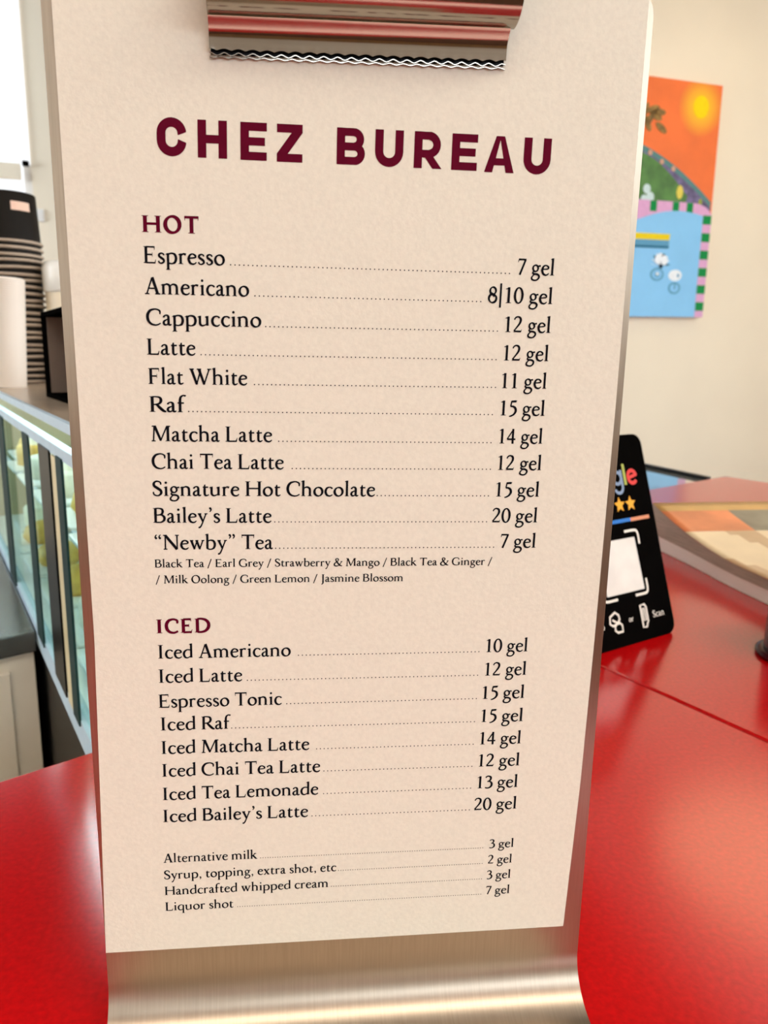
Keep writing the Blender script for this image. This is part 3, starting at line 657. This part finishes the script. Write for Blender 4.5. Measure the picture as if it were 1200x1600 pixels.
for x0 in (-96, -4):
    b.face([sp(x0, 4, -4), sp(x0, 90, -4), Vector((sp(x0, 0, -4).x, sp(x0, 0, -4).y, 0)) - SN0 * .055])
    b.face([sp(x0 - 3, 4, -4), sp(x0 - 3, 90, -4), Vector((sp(x0 - 3, 0, -4).x, sp(x0 - 3, 0, -4).y, 0)) - SN0 * .055])
    for p, q in (((x0, 4), (x0, 90)),):
        b.face([sp(x0, 90, -4), sp(x0 - 3, 90, -4), Vector((sp(x0 - 3, 0, -4).x, sp(x0 - 3, 0, -4).y, 0)) - SN0 * .055, Vector((sp(x0, 0, -4).x, sp(x0, 0, -4).y, 0)) - SN0 * .055])
b.build('rear_foot', M_black, stand)
BOLD = 0
def sign(name, quads, m, d=.15):
    b = MB()
    for k, q in enumerate(quads):
        if sum(q[i - 1][0] * q[i][1] - q[i][0] * q[i - 1][1] for i in range(len(q))) < 0: q = q[::-1]
        b.face([sp(x, y, d + k * .0006) for x, y in q])
    return b.build(name, m, panel, recalc=False)
def ringarc(cx, cy, r, w, a0, a1, n=24):
    return strip([(cx + r * math.cos(math.radians(a0 + (a1 - a0) * i / n)), cy + r * math.sin(math.radians(a0 + (a1 - a0) * i / n)), w) for i in range(n + 1)], False)
gy = 119.5
sign('blue_letter', ringarc(-79, gy + 9, 8, 3, 40, 330) + LN(-79, gy + 8, -70, gy + 8, 3), flat('letter_blue', (40, 100, 210)))
sign('red_letter', ringarc(-62.5, gy + 6, 4.8, 2.8, 0, 360), flat('letter_red', (205, 42, 30)))
sign('yellow_letter', ringarc(-49, gy + 6, 4.8, 2.8, 0, 360), flat('letter_yellow', (225, 160, 4)))
sign('grey_letter', ringarc(-36.5, gy + 6, 4.6, 2.6, 0, 360) + LN(-31.6, gy + 12, -31.6, gy - 1, 2.6) + ringarc(-36.3, gy - 1, 4.7, 2.4, 0, -160), flat('letter_grey', (120, 136, 156)))
sign('green_letter', LN(-27.6, gy, -27.6, gy + 16.5, 2.8), flat('letter_green', (160, 164, 66)))
sign('red_letter', ringarc(-18.9, gy + 5.8, 4.9, 3, 10, 325) + LN(-23.2, gy + 5.2, -13.4, gy + 7.4, 2.6), flat('letter_red_two', (206, 48, 34)))
star_m = flat('star_yellow', (226, 156, 16))
for k in range(5):
    cx, cy = -26.3 - 12.7 * k, 104.8
    sp_ = [(cx + (6.2 if j % 2 == 0 else 2.9) * math.sin(math.pi * j / 5), cy + (6.2 if j % 2 == 0 else 2.9) * math.cos(math.pi * j / 5)) for j in range(10)]
    sign('star', [[(cx, cy), sp_[j], sp_[(j + 1) % 10]] for j in range(10)], star_m)
for k, c in enumerate(((204, 130, 88), (30, 104, 176), (70, 160, 90), (206, 70, 60))):
    sign('colour_bar', LN(-7.3 - 22.4 * k, 92.7, -29.7 - 22.4 * k, 92.5, 2.8), flat('bar_%d' % k, c))
M_print = flat('pale_print', (226, 216, 198))
sign('blank_card', [[(-28, 38.6), (-29.2, 79), (-71, 79), (-71, 38.6)]], flat('card_white', (212, 204, 190)))
def bracket(cx, cy, sx, sy): return strip(catmull([(cx + sx * 15, cy, 1.9), (cx + sx * 4, cy, 1.9), (cx + sx * 1, cy + sy * 1, 1.9), (cx, cy + sy * 4, 1.9), (cx, cy + sy * 11, 1.9)], 6))
sign('corner_bracket', bracket(-24.4, 35.2, -1, 1) + bracket(-24.6, 84.2, -1, -1) + bracket(-75, 35.2, 1, 1) + bracket(-75, 84.2, 1, -1), M_print)
def outline(pts, w): return strip([(x, y, w) for x, y in pts], True)
sign('phone_icon', outline([(-37, 27), (-32, 27), (-30.5, 25), (-30.5, 14), (-32, 12.4), (-33, 10.2), (-37, 10.2)], 1.7) + outline([(-35, 24.5), (-33, 24.5), (-32.6, 15), (-35, 15)], 1.3), M_print)
sign('hand_icon', outline([(-72, 24), (-66, 26.5), (-62.5, 24), (-62, 21), (-65, 18), (-70, 17), (-73, 19)], 1.7) + outline([(-68, 16.5), (-63.5, 19.5), (-60.2, 16), (-60.5, 11.5), (-66, 11.5), (-68.5, 13.5)], 1.7) + LN(-70, 21.5, -63, 17.5, 1.5), M_print)
# ---------------------------------------------------------------- lettering on the stand and the menu
BOLD = 24
GL = glyphs()
GLB = None
def text_quads(text, em, sx=1.0, track=0, G=None):
    """quads of a line of text, origin at the start of the baseline; returns quads, width"""
    G = G or GL
    x, out = 0, []
    for ch in text:
        adv, qs = G[ch]
        for k, q in enumerate(qs): out.append([((x + a * sx) * em / 1000, b * em / 1000) for a, b in q])
        x += adv * sx + track
    return out, (x - track) * em / 1000
q, w_ = text_quads('or', 6.4); sign('small_print', [[(x - 49.4 - w_ / 2, y + 17) for x, y in p] for p in q], M_print)
BOLD = 0
q, w_ = text_quads('Scan', 7.6); sign('small_print', [[(x - 24.4, y + 15.6) for x, y in p] for p in q], M_print)
q, w_ = text_quads('Tap', 7.6); sign('small_print', [[(x - 91, y + 16) for x, y in p] for p in q], M_print)

# magazine with lifted cover
mg = empty('magazine', (.5, .45, 0), 'thick magazine with an orange and cream landscape cover lying on the red counter', 'magazine')
X0, X1, Y0, Y1 = .405, .66, .24, .585
def lift(y): t = max(0, (y - .42) / (Y1 - .42)); return .0265 * t ** 1.7
def pages(name, x0, z0, z1, l0, l1, m, n=24, parent=mg):
    b = MB(); rows = []
    for i in range(n + 1):
        y = Y0 + (Y1 - Y0) * i / n; a, c = z0 + l0 * lift(y), z1 + l1 * lift(y); xo = x0 + .001 * math.sin(y * 40)
        rows.append([b.bm.verts.new((xo, y, a)), b.bm.verts.new((X1, y, a)), b.bm.verts.new((X1, y, c)), b.bm.verts.new((xo, y, c))])
    for r, s in zip(rows, rows[1:]):
        for k in range(4): b.bm.faces.new((r[k], s[k], s[(k + 1) % 4], r[(k + 1) % 4]))
    b.bm.faces.new(rows[0]); b.bm.faces.new(rows[-1][::-1])
    return b.build(name, m, parent)
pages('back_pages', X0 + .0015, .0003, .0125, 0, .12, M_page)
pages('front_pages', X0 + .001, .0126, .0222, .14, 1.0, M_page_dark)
cov = MB(); nx, ny = 30, 34
def cover_colour(x, y):
    v = (y - Y0) / (Y1 - Y0); u = (x - X0) / (X1 - X0)
    if v > .93: return 0
    if v > .80: return 3 if .30 < u < .62 else 1
    return 2 if (math.sin(u * 17 + v * 9) > -.55) else 4
cms = [mat('cover_ochre', (206, 160, 92), .35, var=.15, scale=30), mat('cover_orange', (226, 136, 86), .35, var=.25, scale=18), mat('cover_cream', (238, 212, 170), .35, var=.10, scale=14), mat('cover_grey', (140, 130, 108), .35, var=.25, scale=24), mat('cover_sand', (214, 178, 134), .35, var=.15, scale=18)]
for m in cms: cov.mi(m)
gv = [[cov.bm.verts.new((X0 + (X1 - X0) * i / nx, Y0 + (Y1 - Y0) * j / ny, .0224 + lift(Y0 + (Y1 - Y0) * j / ny))) for i in range(nx + 1)] for j in range(ny + 1)]
for j in range(ny):
    for i in range(nx):
        f = cov.bm.faces.new((gv[j][i], gv[j][i + 1], gv[j + 1][i + 1], gv[j + 1][i])); f.smooth = True
        f.material_index = cover_colour(X0 + (X1 - X0) * (i + .5) / nx, Y0 + (Y1 - Y0) * (j + .5) / ny)
o = cov.build('cover', None, mg, recalc=False); sm = o.modifiers.new('solid', 'SOLIDIFY'); sm.thickness = .0008; sm.offset = 1

# smoked jar at the right edge
jc = Vector((.3595, .264, 0))
jr = empty('jar', jc, 'smoked glass jar with white knob at the right edge of the counter', 'jar')
b = MB(); b.lathe([(.001, .003), (.029, .003), (.0295, .006), (.0295, .058), (.026, .064), (.001, .064)], jc, 48, M_jar); b.build('body', None, jr)
b = MB(); b.lathe([(.001, 0), (.0325, 0), (.0345, .0015), (.0345, .003), (.0325, .0045), (.029, .0045)], jc, 48, flat('dark_red_foot', (60, 14, 22), .2)); b.build('foot', None, jr)
b = MB(); kc = jc + Vector((-.0275, -.0125, .036)); b.lathe([(.0002, -.0026), (.002, -.0017), (.0026, 0), (.002, .0017), (.0002, .0026)], kc, 16, M_white); b.build('knob', None, jr)
# ================================================================ clipboard menu stand
ms = empty('menu_stand', (0, 0, 0), 'brushed steel clipboard menu stand standing on the red counter', 'menu stand')
PX0, PX1, ZB, T = -.0772, .0770, .0162, .0009
plate = MB()
prof = [(0, ZB + .0012), (0, ZB + .0005), (0, ZB)] ; rr = .0152
prof += [(-(rr - rr * math.cos(math.radians(a))), ZB - rr * math.sin(math.radians(a))) for a in range(6, 91, 6)]
prof += [(-rr - .0005, ZB - rr), (-.05, ZB - rr), (-.078, ZB - rr)]
prof = [(y - 0.0, z + 0) for y, z in prof]
zs = .0
b = MB(); b.sheet(prof, PX0, PX1, T, M_steel, nx=1)
# the flat of the plate with its rounded upper corners
top = []
r0 = .007
for cx, cz, a0 in ((PX1 - r0, .3055 - r0, 0), (PX0 + r0, .3055 - r0, 90)):
    top += [(cx + r0 * math.cos(math.radians(a0 + 90 * i / 10)), cz + r0 * math.sin(math.radians(a0 + 90 * i / 10))) for i in range(11)]
top = [(PX1, ZB + .0012)] + top + [(PX0, ZB + .0012)]
b.bm.faces.ensure_lookup_table()
f0 = [b.bm.verts.new((x, 0, z)) for x, z in top]; f1 = [b.bm.verts.new((x, T, z)) for x, z in top]
for vs in (f0, f1[::-1]): b.bm.faces.new(vs).material_index = 0
for i in range(len(top) - 1): b.bm.faces.new((f0[i], f1[i], f1[i + 1], f0[i + 1])).material_index = 0
b.build('back_plate', None, ms)
# spring clip
clip = empty('clip', (0, -.004, .29)); clip.parent = ms; WM[clip.name] = Matrix.Translation((0, -.004, .29)); KIDS.setdefault(ms.name, []).append(clip)
CX0, CX1 = -.0371, .0378; PER = .00352
def wave(amp, ph):
    def fn(x, y, z, t):
        k = max(0, 1 - t / .22) ** 1.2
        return (x, y - amp * k * (1 + math.sin(2 * math.pi * x / PER + ph)) , z + .00022 * k * math.sin(2 * math.pi * x / PER + ph))
    return fn
jaw = [(-.0016, .28585), (-.0017, .2868), (-.0018, .2880), (-.0020, .2893), (-.0023, .2900), (-.0030, .2909), (-.0041, .2921), (-.0052, .2931), (-.0056, .2940)]
def scallop(x, y, z, t):
    k = max(0, 1 - t / .13)
    return (x, y, z + .00045 * k * abs(math.sin(math.pi * x / PER)))
b = MB(); b.sheet(jaw, CX0, CX1, .0004, M_clip, nx=300, fn=scallop); b.build('front_jaw', None, clip)
b = MB(); b.box(((CX0 + CX1) / 2, -.0009, .2860), CX1 - CX0 - .0006, .0004, .0016, M_gloss_black); b.build('jaw_gap_shade', None, clip)  # black strip put in for the shade inside the jaw gap
for nm, y0, zm, am, ph in (('tooth_strip', -.00175, .28515, .00036, 0), ('tooth_strip', -.0013, .28455, .0002, .25)):
    zz = []
    n = int((CX1 - CX0) / PER * 12)
    for i in range(n + 1):
        x = CX0 + (CX1 - CX0) * i / n; q = (x / PER + ph) % 1; tr = 1 - 4 * abs(q - .5); tr = math.copysign(abs(tr) ** .8, tr)
        zz.append((x, zm + am * tr))
    b = MB(); h = .00009; rows = [[b.bm.verts.new((x, y0 + dy, z + dz)) for dy, dz in ((0, -h), (.0005, -h), (.0005, h), (0, h))] for x, z in zz]
    for r, s in zip(rows, rows[1:]):
        for k in range(4): b.bm.faces.new((r[k], s[k], s[(k + 1) % 4], r[(k + 1) % 4]))
    b.build(nm, M_clip, clip)
bc_, br_ = (-.0052, .2997), .0068
bar = [(bc_[0] + br_ * math.cos(math.radians(a)), bc_[1] + br_ * math.sin(math.radians(a))) for a in range(-84, -361, -8)]
b = MB(); b.sheet(bar, CX0, CX1 + .0009, .0005, M_clip, nx=1); b.build('barrel', None, clip)
lev = [(-.0100, .3045), (-.0125, .3085), (-.0180, .3150), (-.0200, .3260)]
b = MB(); b.sheet(lev, CX0 + .004, CX1 - .004, .0006, M_clip, nx=1); b.build('lever', None, clip)

# ---------------------------------------------------------------- menu sheet with its print
ys = -.0004
b = MB(); L = [(-.0745, .304), (-.0744, .198), (-.0743, .133), (-.0757, .08), (-.0771, .0285)]; R = [(.0752, .304), (.0749, .198), (.0741, .128), (.0732, .08), (.0711, .0271)]
for i in range(4): b.face([(L[i][0], ys, L[i][1]), (L[i + 1][0], ys, L[i + 1][1]), (R[i + 1][0], ys, R[i + 1][1]), (R[i][0], ys, R[i][1])])
bmesh.ops.remove_doubles(b.bm, verts=b.bm.verts[:], dist=1e-6)
menu = b.build('menu_sheet', M_paper, None, recalc=False); so = menu.modifiers.new('solid', 'SOLIDIFY'); so.thickness = .0003; so.offset = 0
tag(menu, 'cream drinks menu sheet clipped to the steel stand', 'menu')
YI = ys - .00022
class Print:
    def __init__(self, name, m): self.b = MB(); self.name = name; self.m = m; self.k = 0
    def quads(self, qs, x0, z0, dx=1.0, dz=0.0):
        """place millimetre quads on the sheet with baseline direction (dx, dz)"""
        for k, q in enumerate(qs):
            if sum(q[i - 1][0] * q[i][1] - q[i][0] * q[i - 1][1] for i in range(len(q))) < 0: q = q[::-1]
            self.b.face([((x0 + a * dx - c * dz) / 1000, YI - (k % 90) * 4e-7, (z0 + a * dz + c * dx) / 1000) for a, c in q])
    def line(self, text, em, p, q=None, sx=1.0, track=0, right=False, G=None):
        qs, w = text_quads(text, em, sx, track, G)
        if q:
            dx, dz = q[0] - p[0], q[1] - p[1]; l = math.hypot(dx, dz)
            qs, w = text_quads(text, em, sx * l / w, track * l / w, G)
            dx, dz = dx / l, dz / l
        else: dx, dz = 1, 0
        self.quads(qs, p[0], p[1], dx, dz)
    def done(self): return self.b.build(self.name, self.m, menu, recalc=False)
ROWS = [
('Espresso', 'm', (-55.66, 235.63), (-34.55, 235.3), '7 gel', (43.84, 234.08), (54.59, 233.91), (-34.05, 235.29), (41.88, 234.11)),
('Americano', 'm', (-55.75, 227.89), (-28.39, 227.51), '8|10 gel', (36.01, 226.63), (54.54, 226.38), (-27.04, 227.5), (34.23, 226.66)),
('Cappuccino', 'm', (-55.73, 219.98), (-25.32, 219.62), '12 gel', (40.7, 218.84), (54.5, 218.68), (-24.81, 219.61), (39.25, 218.86)),
('Latte', 'm', (-55.83, 212.35), (-42.94, 212.19), '12 gel', (40.72, 211.14), (54.39, 210.97), (-41.59, 212.17), (39.27, 211.16)),
('Flat White', 'm', (-55.85, 204.63), (-29.36, 204.33), '11 gel', (40.56, 203.53), (54.32, 203.37), (-28.67, 204.32), (39.46, 203.54)),
('Raf', 'm', (-55.91, 197.2), (-46.35, 197.08), '15 gel', (40.57, 195.95), (54.27, 195.77), (-46.35, 197.08), (38.91, 195.97)),
('Matcha Latte', 'm', (-55.89, 189.27), (-22.84, 188.84), '14 gel', (40.59, 188.01), (54.11, 187.83), (-21.61, 188.82), (38.92, 188.03)),
('Chai Tea Latte', 'm', (-56.03, 181.7), (-19.75, 181.21), '12 gel', (40.59, 180.4), (54.26, 180.21), (-18.33, 181.19), (39.09, 180.42)),
('Signature Hot Chocolate', 'm', (-56.28, 174.13), (6.04, 173.18), '15 gel', (40.4, 172.66), (54.06, 172.45), (6.22, 173.18), (38.89, 172.68)),
('Bailey’s Latte', 'm', (-56.33, 166.52), (-23.33, 166.01), '20 gel', (40.01, 165.02), (53.99, 164.8), (-23.15, 166.01), (38.68, 165.04)),
('“Newby” Tea', 'm', (-56.47, 158.82), (-23.07, 158.32), '7 gel', (42.86, 157.34), (53.99, 157.18), (-22.71, 158.32), (41.14, 157.37)),
('Iced Americano', 'm', (-56.98, 126.21), (-18.26, 125.7), '10 gel', (39.75, 124.93), (53.41, 124.75), (-17.14, 125.68), (38.18, 124.95)),
('Iced Latte', 'm', (-57.13, 118.7), (-32.59, 118.36), '12 gel', (39.7, 117.34), (53.39, 117.15), (-31.47, 118.34), (38.11, 117.36)),
('Espresso Tonic', 'm', (-57.24, 110.84), (-21.05, 110.42), '15 gel', (39.25, 109.71), (53.24, 109.55), (-19.91, 110.41), (38.05, 109.73)),
('Iced Raf', 'm', (-57.24, 103.58), (-36.69, 103.26), '15 gel', (39.18, 102.06), (53.22, 101.84), (-36.5, 103.26), (37.78, 102.09)),
('Iced Matcha Latte', 'm', (-57.35, 95.98), (-12.91, 95.3), '14 gel', (39.11, 94.51), (53.03, 94.3), (-11.94, 95.29), (37.7, 94.53)),
('Iced Chai Tea Latte', 'm', (-57.47, 88.52), (-9.62, 87.76), '12 gel', (39.03, 87.0), (52.98, 86.78), (-9.03, 87.76), (37.61, 87.02)),
('Iced Tea Lemonade', 'm', (-57.58, 80.72), (-10.21, 80.11), '13 gel', (38.95, 79.48), (52.8, 79.3), (-9.62, 80.1), (37.52, 79.49)),
('Iced Bailey’s Latte', 'm', (-57.8, 73.3), (-13.38, 72.65), '20 gel', (38.66, 71.89), (52.85, 71.68), (-12.99, 72.64), (37.42, 71.91)),
('Alternative milk', 's', (-58.06, 59.38), (-29.33, 59.02), '3 gel', (44.25, 58.08), (52.63, 57.98), (-28.93, 59.01), (42.37, 58.11)),
('Syrup, topping, extra shot, etc', 's', (-58.19, 53.58), (-4.58, 52.97), '2 gel', (44.1, 52.42), (52.32, 52.32), (-4.18, 52.96), (42.42, 52.44)),
('Handcrafted whipped cream', 's', (-58.19, 47.97), (-7.0, 47.38), '3 gel', (43.94, 46.8), (52.2, 46.7), (-6.59, 47.38), (42.46, 46.81)),
('Liquor shot', 's', (-58.19, 42.38), (-37.02, 42.13), '7 gel', (43.99, 41.14), (52.16, 41.04), (-36.42, 42.12), (42.5, 41.16)),
]
items = Print('item_lettering', M_ink); prices = Print('price_lettering', M_ink); dots = Print('dotted_leaders', M_ink); notes = Print('small_lettering', M_ink)
for name, size, p0, p1, price, r0, r1, e0, e1 in ROWS:
    big = size == 'm'; em = 6.38 if big else 4.6
    (items if big else notes).line(name, em, p0, p1)
    (prices if big else notes).line(price, em, r0, r1)
    pit, rad = (1.155, .185) if big else (.76, .145)
    n = int((e1[0] - e0[0]) / pit)
    for i in range(n + 1):
        t = i * pit / (e1[0] - e0[0]); x = e1[0] - i * pit; z = e1[1] + (e0[1] - e1[1]) * t
        dots.quads([[(rad * math.cos(a * math.pi / 4), rad * math.sin(a * math.pi / 4)) for a in range(8)]], x, z + rad)
notes.line('Black Tea / Earl Grey / Strawberry & Mango / Black Tea & Ginger /', 3.5, (-56.5, 153.6), (41.0, 152.2))
notes.line('/ Milk Oolong / Green Lemon / Jasmine Blossom', 3.5, (-56.4, 148.9), (14.7, 147.85))
for p in (items, prices, dots, notes): p.done()
BOLD = 62
GLB = glyphs()
for word, em, p, q in (('HOT', 6.25, (-55.6, 243.24), (-41.0, 243.07)), ('ICED', 6.4, (-57.0, 133.95), (-41.3, 133.9))):
    heads = Print('heading_lettering', M_wine); heads.line(word, em, p, q, G=GLB, track=70); heads.done()['label'] = 'wine red heading reading ' + word
BOLD = 0
# title: heavy rounded sans capitals drawn in a 1 x 1 box (x, y), stroke .27 of the height
def cap(ch, w):
    s = .242; h = s / 2; k = w            # k = width / height
    def A2(cx, cy, rx, ry, a0, a1, n=14): return [(cx + rx * math.cos(math.radians(a0 + (a1 - a0) * i / n)), cy + ry * math.sin(math.radians(a0 + (a1 - a0) * i / n)), s) for i in range(n + 1)]
    r = k / 2 - h
    if ch == 'C': return strip([(k - h, .64, s)] + A2(k / 2, 1 - h - r, r, r, 0, 180) + A2(k / 2, h + r, r, r, 180, 360) + [(k - h, .36, s)])
    if ch == 'H': return LN(h, 0, h, 1, s) + LN(k - h, 0, k - h, 1, s) + LN(h, .5, k - h, .5, s * .92)
    if ch == 'E': return LN(h, 0, h, 1, s) + LN(h, 1 - h * .92, k, 1 - h * .92, s * .92) + LN(h, h * .92, k, h * .92, s * .92) + LN(h, .5, k * .93, .5, s * .9)
    if ch == 'Z': return LN(0, 1 - h * .92, k, 1 - h * .92, s * .92) + LN(0, h * .92, k, h * .92, s * .92) + [[(0, s * .9), (k - s * 1.28, 1 - s * .9), (k, 1 - s * .9), (s * 1.28, s * .9)]]
    if ch == 'U': return strip([(h, 1, s)] + A2(k / 2, h + r, r, r, 180, 360) + [(k - h, 1, s)])
    if ch == 'B':
        q = LN(h, 0, h, 1, s)
        for y0, y1, kk in ((h * .9, .5, k), (.5, 1 - h * .9, k * .96)):
            rr2 = (y1 - y0) / 2
            q += strip([(h, y0, s * .88), (kk - h - rr2, y0, s * .88)] + [(kk - h - rr2 + rr2 * math.cos(math.radians(a)), (y0 + y1) / 2 + rr2 * math.sin(math.radians(a)), s * .92) for a in range(-80, 81, 16)] + [(kk - h - rr2, y1, s * .88), (h, y1, s * .88)])
        return q
    if ch == 'R':
        y0, y1 = .40, 1 - h * .9; rr2 = (y1 - y0) / 2
        q = LN(h, 0, h, 1, s)
        q += strip([(h, y0, s * .88), (k * .97 - h - rr2, y0, s * .88)] + [(k * .97 - h - rr2 + rr2 * math.cos(math.radians(a)), (y0 + y1) / 2 + rr2 * math.sin(math.radians(a)), s * .95) for a in range(-80, 81, 16)] + [(k * .97 - h - rr2, y1, s * .88), (h, y1, s * .88)])
        return q + [[(k * .34, .36), (k * .34 + s * 1.1, .36), (k * 1.02, 0), (k * 1.02 - s * 1.14, 0)]]
    if ch == 'A':
        return [[(0, 0), (s * 1.02, 0), (k / 2 + s * .1, 1), (k / 2 - s * .52, 1)], [(k, 0), (k - s * 1.02, 0), (k / 2 - s * .1, 1), (k / 2 + s * .52, 1)], [(k * .26, .2), (k * .74, .2), (k * .66, .2 + s * .8), (k * .34, .2 + s * .8)]]
title = Print('title_lettering', M_wine)
for ch, x0, x1, z0, z1 in (('C', -50.97, -43.57, 261.62, 270.75), ('H', -40.8, -33.42, 261.45, 270.37), ('E', -30.06, -23.36, 261.2, 270.16), ('Z', -20.8, -14.24, 260.99, 269.99),
                           ('B', -5.42, 2.02, 260.77, 269.58), ('U', 4.54, 11.95, 260.48, 269.43), ('R', 14.8, 22.09, 260.38, 269.28), ('E', 24.77, 31.62, 260.17, 269.02), ('A', 33.64, 41.66, 259.85, 268.75), ('U', 44.1, 51.48, 259.64, 268.59)):
    h = z1 - z0
    title.quads([[(a * h, c * h) for a, c in q] for q in cap(ch, (x1 - x0) / h)], x0, z0, 1, -.017)
title.done()['label'] = 'wine red title in heavy capitals'
